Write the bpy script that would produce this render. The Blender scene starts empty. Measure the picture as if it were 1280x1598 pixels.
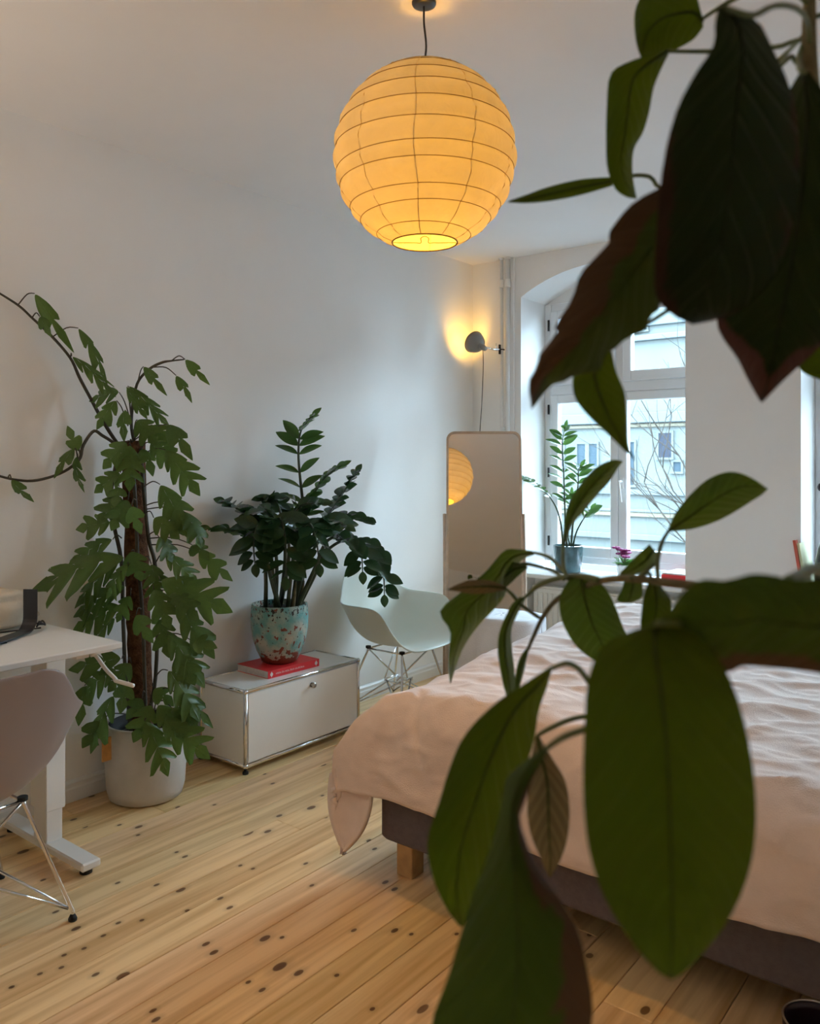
import bpy, math, random
from math import sin, cos, pi, radians, sqrt
from mathutils import Vector, Matrix, noise

# ------------------------------------------------------------------ camera, world, lights, exposure
scene = bpy.context.scene
COL = scene.collection
YAW = radians(38.3)
SY, CY_ = sin(YAW), cos(YAW)
EYE = 1.476
FPX, PX0, PY0 = 1280.0, 640.0, 718.0

cam_data = bpy.data.cameras.new('camera')
cam_data.sensor_fit = 'HORIZONTAL'
cam_data.sensor_width = 36.0
cam_data.lens = 36.0
cam_data.shift_y = -(799.0 - PY0) / 1280.0
cam_data.clip_start = 0.02
cam_data.clip_end = 200
cam_data.dof.use_dof = True
cam_data.dof.focus_distance = 3.6
cam_data.dof.aperture_fstop = 8.0
cam = bpy.data.objects.new('camera', cam_data)
COL.objects.link(cam)
cam.location = (0, 0, EYE)
cam.rotation_euler = (pi / 2, 0, YAW)
scene.camera = cam

world = bpy.data.worlds.new('overcast_sky')
scene.world = world
world.use_nodes = True
_bg = world.node_tree.nodes['Background']
_bg.inputs['Color'].default_value = (0.62, 0.82, 1.0, 1)
_bg.inputs['Strength'].default_value = 21.0

# veiled sun low behind the block across the street
sun_d = bpy.data.lights.new('veiled_sun', 'SUN'); sun_d.energy = 2.0; sun_d.angle = radians(60); sun_d.color = (.93, .97, 1.0)
sun = bpy.data.objects.new('veiled_sun', sun_d); COL.objects.link(sun)
sun.rotation_euler = Vector((-2.5, -2.1, -1.3)).to_track_quat('-Z', 'Y').to_euler()

vs = scene.view_settings
vs.view_transform = 'Standard'
vs.look = 'None'
vs.exposure = 0.80
vs.gamma = 1.0
vs.use_curve_mapping = False
try:
    scene.cycles.max_bounces = 14
    scene.cycles.diffuse_bounces = 8
    scene.cycles.transparent_max_bounces = 16
    scene.cycles.caustics_reflective = False
    scene.cycles.caustics_refractive = False
except Exception:
    pass

XW, YB, ZC = -3.356, 4.99, 2.90          # left wall, back wall, ceiling
XR, YF = 2.3, -2.2                       # right wall, wall behind the camera
NICHES = [(-2.951, -1.79), (-1.135, 0.03)]
for i, (xa, xb) in enumerate(NICHES):    # sky portals in the two window openings
    ld = bpy.data.lights.new('window_portal', 'AREA')
    ld.shape = 'RECTANGLE'; ld.size = xb - xa; ld.size_y = 1.85
    ld.cycles.is_portal = True
    lo = bpy.data.objects.new('window_portal', ld)
    lo.location = ((xa + xb) / 2, 5.42, 1.68)
    lo.rotation_euler = (-pi / 2, 0, 0)
    COL.objects.link(lo)

# ------------------------------------------------------------------ helpers
XF = None
def P(px, py, d):
    l = (px - PX0) / FPX * d
    return Vector((CY_ * l - SY * d, SY * l + CY_ * d, EYE + (PY0 - py) / FPX * d))
def onz(px, py, z): return P(px, py, FPX * (EYE - z) / (py - PY0))
def onX(px, py, X):
    return P(px, py, X / (CY_ * (px - PX0) / FPX - SY))
def onY(px, py, Y):
    return P(px, py, Y / (SY * (px - PX0) / FPX + CY_))

def catmull(pts, n):
    """n samples along a Catmull-Rom spline through tuples of numbers."""
    m = len(pts); out = []
    for i in range(n):
        t = i / (n - 1) * (m - 1)
        k = min(int(t), m - 2); f = t - k
        p0 = pts[max(k - 1, 0)]; p1 = pts[k]; p2 = pts[k + 1]; p3 = pts[min(k + 2, m - 1)]
        out.append(tuple(0.5 * (2 * b + (c - a) * f + (2 * a - 5 * b + 4 * c - d) * f * f + (3 * b - a - 3 * c + d) * f ** 3)
                         for a, b, c, d in zip(p0, p1, p2, p3)))
    return out

class MB:
    def __init__(self): self.v = []; self.f = []; self.uv = None
    def add(self, vs_, fs):
        o = len(self.v); self.v += [tuple(p) for p in vs_]; self.f += [tuple(o + i for i in q) for q in fs]; return self
    def box(self, a, b, bev=0.0):
        x0, y0, z0 = a; x1, y1, z1 = b
        if bev <= 0:
            return self.add([(x0,y0,z0),(x1,y0,z0),(x1,y1,z0),(x0,y1,z0),(x0,y0,z1),(x1,y0,z1),(x1,y1,z1),(x0,y1,z1)],
                            [(3,2,1,0),(4,5,6,7),(0,1,5,4),(1,2,6,5),(2,3,7,6),(3,0,4,7)])
        e = bev; V = []; idx = {}
        for sx in (0, 1):
            for sy in (0, 1):
                for sz in (0, 1):
                    c = [(x0, x1)[sx], (y0, y1)[sy], (z0, z1)[sz]]
                    s = [(1, -1)[sx], (1, -1)[sy], (1, -1)[sz]]
                    for ax in range(3):
                        p = [c[k] if k == ax else c[k] + s[k] * e for k in range(3)]
                        idx[(sx, sy, sz, ax)] = len(V); V.append(p)
        Fs = []
        for ax in range(3):
            o1, o2 = [k for k in range(3) if k != ax]
            for s in (0, 1):
                q = []
                for (u, w) in ((0,0),(1,0),(1,1),(0,1)):
                    k = [0,0,0]; k[ax] = s; k[o1] = u; k[o2] = w
                    q.append(idx[(k[0],k[1],k[2],ax)])
                Fs.append(q)
            for u in (0, 1):
                for w in (0, 1):
                    k0 = [0,0,0]; k0[o1] = u; k0[o2] = w; k1 = list(k0); k1[ax] = 1
                    Fs.append((idx[(*k0, o1)], idx[(*k1, o1)], idx[(*k1, o2)], idx[(*k0, o2)]))
        for sx in (0, 1):
            for sy in (0, 1):
                for sz in (0, 1): Fs.append(tuple(idx[(sx,sy,sz,a)] for a in range(3)))
        return self.add(V, Fs)
    def tube(self, pts, r, seg=8, cap=True):
        pts = [Vector(p) for p in pts]; n = len(pts)
        rs = r if isinstance(r, (list, tuple)) else [r] * n
        t0 = (pts[1] - pts[0]).normalized()
        ref = Vector((0,0,1)) if abs(t0.z) < .9 else Vector((1,0,0))
        u = t0.cross(ref).normalized(); V = []; Fs = []
        for i in range(n):
            t = (pts[min(i+1,n-1)] - pts[max(i-1,0)])
            t = t.normalized() if t.length > 1e-9 else t0
            u = (u - t * u.dot(t)).normalized(); w = t.cross(u)
            for k in range(seg):
                a = 2 * pi * k / seg
                V.append(pts[i] + (u * cos(a) + w * sin(a)) * rs[i])
        for i in range(n - 1):
            for k in range(seg):
                k2 = (k + 1) % seg
                Fs.append((i*seg+k, i*seg+k2, (i+1)*seg+k2, (i+1)*seg+k))
        if cap:
            Fs.append(tuple(reversed(range(seg)))); Fs.append(tuple((n-1)*seg+k for k in range(seg)))
        return self.add(V, Fs)
    def curve(self, pts, r, n=16, seg=6):
        pts = [tuple(p) for p in pts]
        q = catmull(pts, n)
        if isinstance(r, (list, tuple)): rr = [x[0] for x in catmull([(x,) for x in r], n)]
        else: rr = r
        return self.tube(q, rr, seg)
    def lathe(self, prof, c=(0,0,0), seg=40, axis=None):
        V = []; Fs = []; n = len(prof)
        M = Matrix.Identity(3)
        if axis is not None: M = Vector((0,0,1)).rotation_difference(Vector(axis)).to_matrix()
        for (r, z) in prof:
            for k in range(seg):
                a = 2 * pi * k / seg
                V.append(Vector(c) + M @ Vector((r*cos(a), r*sin(a), z)))
        for i in range(n - 1):
            for k in range(seg):
                k2 = (k + 1) % seg
                Fs.append((i*seg+k, i*seg+k2, (i+1)*seg+k2, (i+1)*seg+k))
        if prof[0][0] > 1e-6: Fs.append(tuple(reversed(range(seg))))
        if prof[-1][0] > 1e-6: Fs.append(tuple((n-1)*seg+k for k in range(seg)))
        return self.add(V, Fs)
    def open_lathe(self, prof, c=(0,0,0), seg=40, axis=None):
        n0 = len(self.f); self.lathe(prof, c, seg, axis)
        self.f = [q for q in self.f if len(q) <= 4]; return self
    def ball(self, c, r, seg=14, rings=9, sc=(1,1,1)):
        V = []; Fs = []
        for i in range(rings + 1):
            a = pi * i / rings
            for k in range(seg):
                b = 2 * pi * k / seg
                V.append((c[0]+r*sc[0]*sin(a)*cos(b), c[1]+r*sc[1]*sin(a)*sin(b), c[2]-r*sc[2]*cos(a)))
        for i in range(rings):
            for k in range(seg):
                k2 = (k + 1) % seg
                Fs.append((i*seg+k, i*seg+k2, (i+1)*seg+k2, (i+1)*seg+k))
        return self.add(V, Fs)
    def grid(self, rows, uv=False):
        n = len(rows); m = len(rows[0]); o = len(self.v)
        self.add([p for r in rows for p in r], [(i*m+j, i*m+j+1, (i+1)*m+j+1, (i+1)*m+j) for i in range(n-1) for j in range(m-1)])
        if uv:
            self.uv = [(j/(m-1), i/(n-1)) for i in range(n) for j in range(m)]
        return self
    def mesh(self, name, m, smooth=False):
        me = bpy.data.meshes.new(name)
        me.from_pydata([tuple(p) for p in self.v], [], self.f)
        if self.uv:
            l = me.uv_layers.new(name='UVMap')
            for lp in me.loops: l.data[lp.index].uv = self.uv[lp.vertex_index]
        me.materials.append(m)
        if smooth: me.shade_smooth()
        me.validate(); me.update()
        return me
    def build(self, name, m, parent=None, smooth=False, world=True):
        """one mesh object; vertices in world space are brought into the parent's space"""
        if XF is not None: self.v = [tuple(XF @ Vector(p)) for p in self.v]
        if parent is not None and world:
            w = ORIG.get(parent.name, Vector((0,0,0)))
            self.v = [tuple(Vector(p) - w) for p in self.v]
        me = self.mesh(name, m, smooth)
        o = bpy.data.objects.new(name, me); COL.objects.link(o)
        if parent is not None:
            o.parent = parent; ORIG[o.name] = ORIG.get(parent.name, Vector((0,0,0)))
        else: ORIG[o.name] = Vector((0,0,0))
        return o
ORIG = {}
def tag(o, label, cat=None, group=None, kind=None):
    o['label'] = label
    if cat: o['category'] = cat
    if group: o['group'] = group
    if kind: o['kind'] = kind
    return o
def thing(name, label, cat, loc, rz=0.0, group=None):
    o = bpy.data.objects.new(name, None); COL.objects.link(o)
    o.location = loc; o.rotation_euler = (0,0,rz); o.empty_display_size = .1
    ORIG[o.name] = Vector(loc)
    return tag(o, label, cat, group)
def struct(o, label): return tag(o, label, None, None, 'structure')
def smooth_auto(o, ang=40):
    me = o.data
    me.shade_smooth()
    try: me.set_sharp_from_angle(angle=radians(ang))
    except Exception: pass
    return o
def put(me, name, parent, M):
    """an object sharing mesh data, with world matrix M, under an unrotated parent"""
    o = bpy.data.objects.new(name, me); COL.objects.link(o)
    w = ORIG.get(parent.name, Vector((0,0,0)))
    mx = min((M @ v.co).x for v in me.vertices)
    if mx < XW + .008: M = Matrix.Translation((XW + .008 - mx, 0, 0)) @ M   # leaves rest against the wall
    o.parent = parent; o.matrix_basis = Matrix.Translation(-w) @ M
    return o
def PW(px, py, d):
    """like P but never deeper than just in front of the left wall"""
    t = (px - PX0) / FPX
    return P(px, py, min(d, (XW + .035) / (CY_ * t - SY)))

# ------------------------------------------------------------------ materials
def nodes_of(name):
    m = bpy.data.materials.new(name); m.use_nodes = True
    nt = m.node_tree; return m, nt, nt.nodes, nt.links, nt.nodes['Principled BSDF']
def mat(name, col, rough=.5, metal=0.0, var=.06, scale=8.0, bump=0.0, bscale=60.0, spec=.5, sheen=0.0, coat=0.0):
    m, nt, N, L, b = nodes_of(name)
    b.inputs['Roughness'].default_value = rough
    b.inputs['Metallic'].default_value = metal
    b.inputs['Specular IOR Level'].default_value = spec
    if coat: b.inputs['Coat Weight'].default_value = coat
    if sheen: b.inputs['Sheen Weight'].default_value = sheen
    tc = N.new('ShaderNodeTexCoord'); no = N.new('ShaderNodeTexNoise')
    no.inputs['Scale'].default_value = scale; no.inputs['Detail'].default_value = 4
    L.new(tc.outputs['Object'], no.inputs['Vector'])
    cr = N.new('ShaderNodeValToRGB')
    cr.color_ramp.elements[0].position = .3; cr.color_ramp.elements[1].position = .7
    cr.color_ramp.elements[0].color = (*[c*(1-var) for c in col], 1)
    cr.color_ramp.elements[1].color = (*[min(1,c*(1+var)) for c in col], 1)
    L.new(no.outputs['Fac'], cr.inputs['Fac']); L.new(cr.outputs['Color'], b.inputs['Base Color'])
    if bump:
        n2 = N.new('ShaderNodeTexNoise'); n2.inputs['Scale'].default_value = bscale; n2.inputs['Detail'].default_value = 5
        L.new(tc.outputs['Object'], n2.inputs['Vector'])
        bp = N.new('ShaderNodeBump'); bp.inputs['Strength'].default_value = bump; bp.inputs['Distance'].default_value = .01
        L.new(n2.outputs['Fac'], bp.inputs['Height']); L.new(bp.outputs['Normal'], b.inputs['Normal'])
    return m
def math_node(N, L, op, a, b=None, c=None):
    n = N.new('ShaderNodeMath'); n.operation = op
    for i, x in enumerate((a, b, c)):
        if x is None: continue
        if isinstance(x, (int, float)): n.inputs[i].default_value = x
        else: L.new(x, n.inputs[i])
    return n.outputs[0]
def mixcol(N, L, fac, a, b):
    n = N.new('ShaderNodeMix'); n.data_type = 'RGBA'
    for s, x in ((0, fac), (6, a), (7, b)):
        if isinstance(x, tuple): n.inputs[s].default_value = (*x, 1) if len(x) == 3 else x
        elif isinstance(x, (int, float)): n.inputs[s].default_value = x
        else: L.new(x, n.inputs[s])
    return n.outputs[2]

def leaf_mat(name, dark, light, trans=.35, rough=.35, brown=None, brown_amt=0.0, veins=0.0, nscale=14.0, nveins=11.0, tcol=None, spec=.3, side=0, vw=.35):
    """leaf: diffuse/gloss front with light glowing through; veins and dry patches in UV space"""
    m, nt, N, L, b = nodes_of(name)
    out = N['Material Output']
    tc = N.new('ShaderNodeTexCoord')
    no = N.new('ShaderNodeTexNoise'); no.inputs['Scale'].default_value = nscale; no.inputs['Detail'].default_value = 3
    L.new(tc.outputs['Object'], no.inputs['Vector'])
    oi = N.new('ShaderNodeObjectInfo')
    f = math_node(N, L, 'ADD', math_node(N, L, 'MULTIPLY', no.outputs['Fac'], .8), math_node(N, L, 'MULTIPLY', oi.outputs['Random'], .5))
    f = math_node(N, L, 'SUBTRACT', f, .15)
    col = mixcol(N, L, f, dark, light)
    if veins or brown:
        sx = N.new('ShaderNodeSeparateXYZ'); L.new(tc.outputs['UV'], sx.inputs[0])
        au = math_node(N, L, 'ABSOLUTE', math_node(N, L, 'SUBTRACT', sx.outputs[0], .5))
    if veins:
        w = math_node(N, L, 'SINE', math_node(N, L, 'MULTIPLY', math_node(N, L, 'SUBTRACT', sx.outputs[1], math_node(N, L, 'MULTIPLY', au, .45)), nveins * 6.283))
        w = math_node(N, L, 'POWER', math_node(N, L, 'MULTIPLY', math_node(N, L, 'ADD', w, 1.0), .5), 9.0)
        mid = math_node(N, L, 'LESS_THAN', au, .012)
        vf = math_node(N, L, 'MULTIPLY', math_node(N, L, 'MAXIMUM', w, mid), veins)
        col = mixcol(N, L, vf, col, tuple(min(1, c * 1.8 + .01) for c in light))
        bp = N.new('ShaderNodeBump'); bp.inputs['Strength'].default_value = .5; bp.inputs['Distance'].default_value = .002
        L.new(w, bp.inputs['Height']); L.new(bp.outputs['Normal'], b.inputs['Normal'])
    bf = None
    if brown:
        n3 = N.new('ShaderNodeTexNoise'); n3.inputs['Scale'].default_value = 22.0; n3.inputs['Detail'].default_value = 5; n3.inputs['Distortion'].default_value = .4
        L.new(tc.outputs['Object'], n3.inputs['Vector'])
        sb = au if side == 0 else math_node(N, L, 'MULTIPLY', math_node(N, L, 'SUBTRACT', sx.outputs[0], .5), float(side))
        e = math_node(N, L, 'ADD', math_node(N, L, 'MULTIPLY', sb, 1.1), math_node(N, L, 'MULTIPLY', n3.outputs['Fac'], .9))
        e = math_node(N, L, 'ADD', e, math_node(N, L, 'MULTIPLY', sx.outputs[1], vw))
        mr = N.new('ShaderNodeMapRange'); mr.inputs[1].default_value = 1.25 - brown_amt; mr.inputs[2].default_value = 1.32 - brown_amt
        L.new(e, mr.inputs[0]); bf = mr.outputs[0]
        col = mixcol(N, L, bf, col, brown)
    L.new(col, b.inputs['Base Color'])
    b.inputs['Roughness'].default_value = rough
    b.inputs['Specular IOR Level'].default_value = spec
    tr = N.new('ShaderNodeBsdfTranslucent')
    tl = mixcol(N, L, 0.0, tcol if tcol else tuple(min(1, c * 2.2) for c in light), (0,0,0))
    if bf is not None: tl = mixcol(N, L, bf, tl, tuple(c * 1.3 for c in brown))
    L.new(tl, tr.inputs['Color'])
    mx = N.new('ShaderNodeMixShader'); mx.inputs[0].default_value = trans
    L.new(b.outputs[0], mx.inputs[1]); L.new(tr.outputs[0], mx.inputs[2]); L.new(mx.outputs[0], out.inputs['Surface'])
    return m

M = {}
M['paint'] = mat('white_wall_paint', (.86, .855, .845), .75, var=.012, scale=3, bump=.04, bscale=90, spec=.25)
M['ceilpaint'] = mat('ceiling_paint', (.84, .835, .83), .85, var=.012, scale=3, spec=.2)
M['white_gloss'] = mat('white_lacquer', (.80, .80, .79), .35, var=.01)
M['frame_white'] = mat('window_white', (.78, .79, .80), .4, var=.01)
M['desk_white'] = mat('desk_white', (.86, .84, .81), .35, var=.015)
M['cab_white'] = mat('cabinet_white', (.90, .89, .865), .35, var=.01)
M['chrome'] = mat('chrome', (.82, .83, .85), .12, metal=1, var=.02)
M['steel'] = mat('brushed_steel', (.55, .53, .50), .3, metal=1, var=.05)
M['black'] = mat('black_plastic', (.012, .012, .014), .4, var=.1)
M['black_metal'] = mat('black_lacquered_metal', (.02, .022, .028), .35, var=.08)
M['rubber'] = mat('black_rubber', (.01, .01, .01), .7)
M['mint'] = mat('pale_mint_plastic', (.72, .76, .69), .38, var=.01)
M['mauve'] = mat('mauve_grey_plastic', (.30, .245, .235), .42, var=.02)
M['linen'] = mat('pink_linen', (.78, .66, .62), .9, var=.05, scale=14, bump=.25, bscale=260, spec=.1, sheen=.2)
M['white_linen'] = mat('white_linen', (.80, .81, .84), .9, var=.03, bump=.25, bscale=200, spec=.1)
M['grey_fabric'] = mat('dark_grey_upholstery', (.14, .12, .135), .95, var=.1, scale=60, bump=.3, bscale=500, spec=.1)
M['oak'] = mat('oak_wood', (.50, .32, .15), .5, var=.2, scale=18)
M['birch'] = mat('ash_veneer', (.62, .46, .33), .5, var=.1, scale=25)
M['concrete'] = mat('warm_grey_concrete', (.56, .52, .48), .85, var=.06, scale=12, bump=.15, bscale=80, spec=.2)
M['leather'] = mat('tan_leather', (.55, .27, .08), .5, var=.2, scale=30)
M['soil'] = mat('dark_soil', (.018, .012, .009), .95, var=.4, scale=60, bump=.8, bscale=120)
M['coir'] = mat('coir_pole', (.13, .058, .030), .95, var=.45, scale=45, bump=1.0, bscale=140, spec=.1)
M['stem_dark'] = mat('dark_brown_stem', (.055, .045, .028), .6, var=.25, scale=40)
M['stem_green'] = mat('green_stem', (.10, .13, .045), .5, var=.2, scale=40)
M['stem_zz'] = mat('zz_stem', (.035, .055, .025), .4, var=.3, scale=25)
M['midrib'] = mat('leaf_midrib', (.045, .062, .012), .7, var=.1, spec=.1)
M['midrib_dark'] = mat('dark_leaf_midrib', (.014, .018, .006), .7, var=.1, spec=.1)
M['bark'] = mat('avocado_bark', (.14, .12, .06), .7, var=.35, scale=70, bump=.4, bscale=200)
M['red'] = mat('red_cover', (.78, .035, .04), .4, var=.05)
M['paper'] = mat('book_pages', (.72, .66, .62), .9, var=.08, scale=90)
M['print_white'] = mat('white_print', (.85, .8, .78), .6)
M['mirror'] = mat('mirror_silver', (.80, .79, .76), .02, metal=1, var=.0)
M['teal_glaze'] = mat('dark_teal_glaze', (.045, .10, .11), .18, var=.5, scale=16, coat=.4)
M['purple_flower'] = mat('purple_petals', (.28, .01, .14), .6, var=.4, scale=60)
M['plum'] = mat('plum_glass', (.02, .01, .02), .3, var=.3)
M['bag'] = mat('cream_bag', (.70, .62, .50), .8, var=.06, bump=.2, bscale=60)
M['green_print'] = mat('green_print', (.05, .11, .05), .7)
M['lamp_grey'] = mat('warm_grey_enamel', (.24, .22, .20), .4, var=.03)
M['cord'] = mat('black_cord', (.02, .016, .014), .6)
M['facade'] = mat('pale_render', (.068, .073, .069), .95, var=.04, scale=.6, spec=.1)
M['facade_band'] = mat('facade_band_stone', (.066, .074, .076), .95, var=.06, scale=1, spec=.1)
M['facade_band_warm'] = mat('facade_band_cream', (.096, .084, .062), .95, var=.05, scale=1, spec=.1)
M['facade_dark'] = mat('facade_window_glass', (.026, .036, .044), .9, var=.1, scale=1, spec=.05)
M['shutter'] = mat('grey_shutter', (.022, .024, .032), .95, var=.05, spec=.03)
M['asphalt'] = mat('street_asphalt', (.10, .10, .11), .9, var=.1, scale=1)
M['twig'] = mat('bare_twig', (.022, .018, .015), .95, var=.2, spec=.02)

# turquoise distressed pot
def turquoise():
    m, nt, N, L, b = nodes_of('turquoise_crackle_glaze')
    tc = N.new('ShaderNodeTexCoord')
    n1 = N.new('ShaderNodeTexNoise'); n1.inputs['Scale'].default_value = 13; n1.inputs['Detail'].default_value = 6
    n2 = N.new('ShaderNodeTexNoise'); n2.inputs['Scale'].default_value = 62; n2.inputs['Detail'].default_value = 6
    n4 = N.new('ShaderNodeTexNoise'); n4.inputs['Scale'].default_value = 30; n4.inputs['Detail'].default_value = 5
    for n in (n1, n2, n4): L.new(tc.outputs['Object'], n.inputs['Vector'])
    r1 = N.new('ShaderNodeValToRGB'); e = r1.color_ramp.elements
    e[0].position = .38; e[0].color = (.15, .37, .36, 1); e[1].position = .62; e[1].color = (.48, .47, .38, 1)
    L.new(n1.outputs['Fac'], r1.inputs['Fac'])
    sx = N.new('ShaderNodeSeparateXYZ'); L.new(tc.outputs['Object'], sx.inputs[0])
    low = N.new('ShaderNodeMapRange'); low.inputs[1].default_value = .10; low.inputs[2].default_value = 0.0; L.new(sx.outputs[2], low.inputs[0])
    hi = N.new('ShaderNodeMapRange'); hi.inputs[1].default_value = .18; hi.inputs[2].default_value = .30; L.new(sx.outputs[2], hi.inputs[0])
    f1 = math_node(N, L, 'GREATER_THAN', math_node(N, L, 'ADD', n4.outputs['Fac'], math_node(N, L, 'MULTIPLY', low.outputs[0], .22)), .62)
    c1 = mixcol(N, L, f1, r1.outputs['Color'], (.22, .055, .03))
    f2 = math_node(N, L, 'GREATER_THAN', math_node(N, L, 'ADD', n2.outputs['Fac'], math_node(N, L, 'MULTIPLY', hi.outputs[0], .10)),   .665)
    c2 = mixcol(N, L, f2, c1, (.03, .018, .015))
    L.new(c2, b.inputs['Base Color']); b.inputs['Roughness'].default_value = .6
    bp = N.new('ShaderNodeBump'); bp.inputs['Strength'].default_value = .5; bp.inputs['Distance'].default_value = .006
    L.new(n2.outputs['Fac'], bp.inputs['Height']); L.new(bp.outputs['Normal'], b.inputs['Normal'])
    return m
M['turquoise'] = turquoise()

# thin window glass
def glass():
    m, nt, N, L, b = nodes_of('window_glass')
    out = N['Material Output']
    tr = N.new('ShaderNodeBsdfTransparent'); tr.inputs[0].default_value = (.93, .97, .97, 1)
    gl = N.new('ShaderNodeBsdfGlossy'); gl.inputs['Roughness'].default_value = .02
    fr = N.new('ShaderNodeFresnel'); fr.inputs[0].default_value = 1.4
    mx = N.new('ShaderNodeMixShader')
    L.new(math_node(N, L, 'MULTIPLY', fr.outputs[0], .7), mx.inputs[0])
    L.new(tr.outputs[0], mx.inputs[1]); L.new(gl.outputs[0], mx.inputs[2]); L.new(mx.outputs[0], out.inputs['Surface'])
    return m
M['glass'] = glass()

# washi paper: mostly light passing through
def washi():
    m, nt, N, L, b = nodes_of('washi_paper')
    out = N['Material Output']
    tc = N.new('ShaderNodeTexCoord')
    no = N.new('ShaderNodeTexNoise'); no.inputs['Scale'].default_value = 9; no.inputs['Detail'].default_value = 8; no.inputs['Distortion'].default_value = .6
    L.new(tc.outputs['Object'], no.inputs['Vector'])
    mr = N.new('ShaderNodeMapRange'); mr.inputs[1].default_value = .3; mr.inputs[2].default_value = .7; mr.inputs[3].default_value = .88; mr.inputs[4].default_value = 1.0
    L.new(no.outputs['Fac'], mr.inputs[0])
    col = mixcol(N, L, mr.outputs[0], (0,0,0), (.80, .75, .62))
    di = N.new('ShaderNodeBsdfDiffuse'); tr = N.new('ShaderNodeBsdfTranslucent')
    L.new(col, di.inputs[0]); L.new(mixcol(N, L, .77, col, (0, 0, 0)), tr.inputs[0])
    n2 = N.new('ShaderNodeTexNoise'); n2.inputs['Scale'].default_value = 16; n2.inputs['Detail'].default_value = 4; n2.inputs['Distortion'].default_value = 1.2
    L.new(tc.outputs['Object'], n2.inputs['Vector'])
    bp = N.new('ShaderNodeBump'); bp.inputs['Strength'].default_value = .35; bp.inputs['Distance'].default_value = .01
    L.new(n2.outputs['Fac'], bp.inputs['Height'])
    L.new(bp.outputs['Normal'], di.inputs['Normal']); L.new(bp.outputs['Normal'], tr.inputs['Normal'])
    mx = N.new('ShaderNodeMixShader'); mx.inputs[0].default_value = .55
    L.new(di.outputs[0], mx.inputs[1]); L.new(tr.outputs[0], mx.inputs[2]); L.new(mx.outputs[0], out.inputs['Surface'])
    return m
M['washi'] = washi()

# pine plank: grain along Y plus the board's own knots
def pine(name, tone, knots, seed):
    m, nt, N, L, b = nodes_of(name)
    ge = N.new('ShaderNodeNewGeometry')
    mp = N.new('ShaderNodeMapping'); mp.inputs['Scale'].default_value = (26, 1.3, 1); mp.inputs['Location'].default_value = (seed * 3.7, seed * 1.9, 0)
    L.new(ge.outputs['Position'], mp.inputs[0])
    no = N.new('ShaderNodeTexNoise'); no.inputs['Scale'].default_value = 1.0; no.inputs['Detail'].default_value = 5; no.inputs['Distortion'].default_value = .5
    L.new(mp.outputs[0], no.inputs['Vector'])
    mp2 = N.new('ShaderNodeMapping'); mp2.inputs['Scale'].default_value = (120, 3.0, 1)
    L.new(ge.outputs['Position'], mp2.inputs[0])
    no2 = N.new('ShaderNodeTexNoise'); no2.inputs['Scale'].default_value = 1.0; no2.inputs['Detail'].default_value = 2
    L.new(mp2.outputs[0], no2.inputs['Vector'])
    base = (.93*tone[0], .69*tone[1], .385*tone[2])
    cr = N.new('ShaderNodeValToRGB'); e = cr.color_ramp.elements
    e[0].position = .30; e[0].color = (base[0]*.72, base[1]*.62, base[2]*.50, 1)
    e[1].position = .62; e[1].color = (base[0]*1.05, base[1]*1.06, base[2]*1.08, 1)
    L.new(no.outputs['Fac'], cr.inputs['Fac'])
    col = mixcol(N, L, math_node(N, L, 'MULTIPLY', no2.outputs['Fac'], .22), cr.outputs['Color'], (base[0]*.7, base[1]*.55, base[2]*.4))
    for (kx, ky, sx, sy, str_) in knots:
        v = N.new('ShaderNodeMapping'); v.vector_type = 'POINT'
        v.inputs['Location'].default_value = (-kx / sx, -ky / sy, 0); v.inputs['Scale'].default_value = (1/sx, 1/sy, 0)
        L.new(ge.outputs['Position'], v.inputs[0])
        ln = N.new('ShaderNodeVectorMath'); ln.operation = 'LENGTH'; L.new(v.outputs[0], ln.inputs[0])
        r = N.new('ShaderNodeValToRGB'); q = r.color_ramp.elements
        q[0].position = 0.0; q[0].color = (1,1,1,1); q[1].position = 1.0; q[1].color = (0,0,0,1)
        k = q.new(.34); k.color = (.95,.95,.95,1)
        k = q.new(.43); k.color = (.22,.22,.22,1)
        L.new(math_node(N, L, 'MULTIPLY', ln.outputs['Value'], .42), r.inputs['Fac'])
        col = mixcol(N, L, math_node(N, L, 'MULTIPLY', r.outputs['Color'], str_), col, (.085, .024, .005))
    L.new(col, b.inputs['Base Color'])
    b.inputs['Roughness'].default_value = .36
    b.inputs['Specular IOR Level'].default_value = .3
    return m

G = {}
G['monstera'] = leaf_mat('split_leaf_green', (.030, .060, .016), (.10, .17, .036), trans=.28, rough=.33)
G['zz'] = leaf_mat('zz_leaf_green', (.012, .032, .016), (.04, .085, .03), trans=.15, rough=.22)
G['zz_light'] = leaf_mat('zz_leaf_fresh', (.025, .06, .018), (.065, .13, .03), trans=.22, rough=.25)
G['av'] = leaf_mat('avocado_leaf', (.018, .032, .004), (.042, .068, .006), trans=.42, rough=.55, veins=.14, tcol=(.12, .175, .004), spec=.15)
G['av_far'] = leaf_mat('avocado_leaf_fresh', (.03, .055, .014), (.06, .10, .02), trans=.35, rough=.42, veins=.28, tcol=(.15, .24, .02), spec=.2)
G['av_dry'] = leaf_mat('avocado_leaf_part_dry', (.016, .030, .008), (.034, .06, .010), trans=.32, rough=.6, brown=(.085, .045, .022), brown_amt=.34, veins=.14, tcol=(.10, .15, .01), spec=.15, side=1)
G['av_brown'] = leaf_mat('avocado_leaf_mostly_dry', (.022, .032, .012), (.038, .055, .015), trans=.25, rough=.65, brown=(.075, .040, .020), brown_amt=.62, veins=.15, tcol=(.08, .11, .015), spec=.12, side=-1)
G['av_vein'] = leaf_mat('avocado_leaf_veined_dry', (.10, .065, .03), (.17, .125, .05), trans=.3, rough=.55, veins=.8, nveins=9, tcol=(.2, .14, .06))
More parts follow.
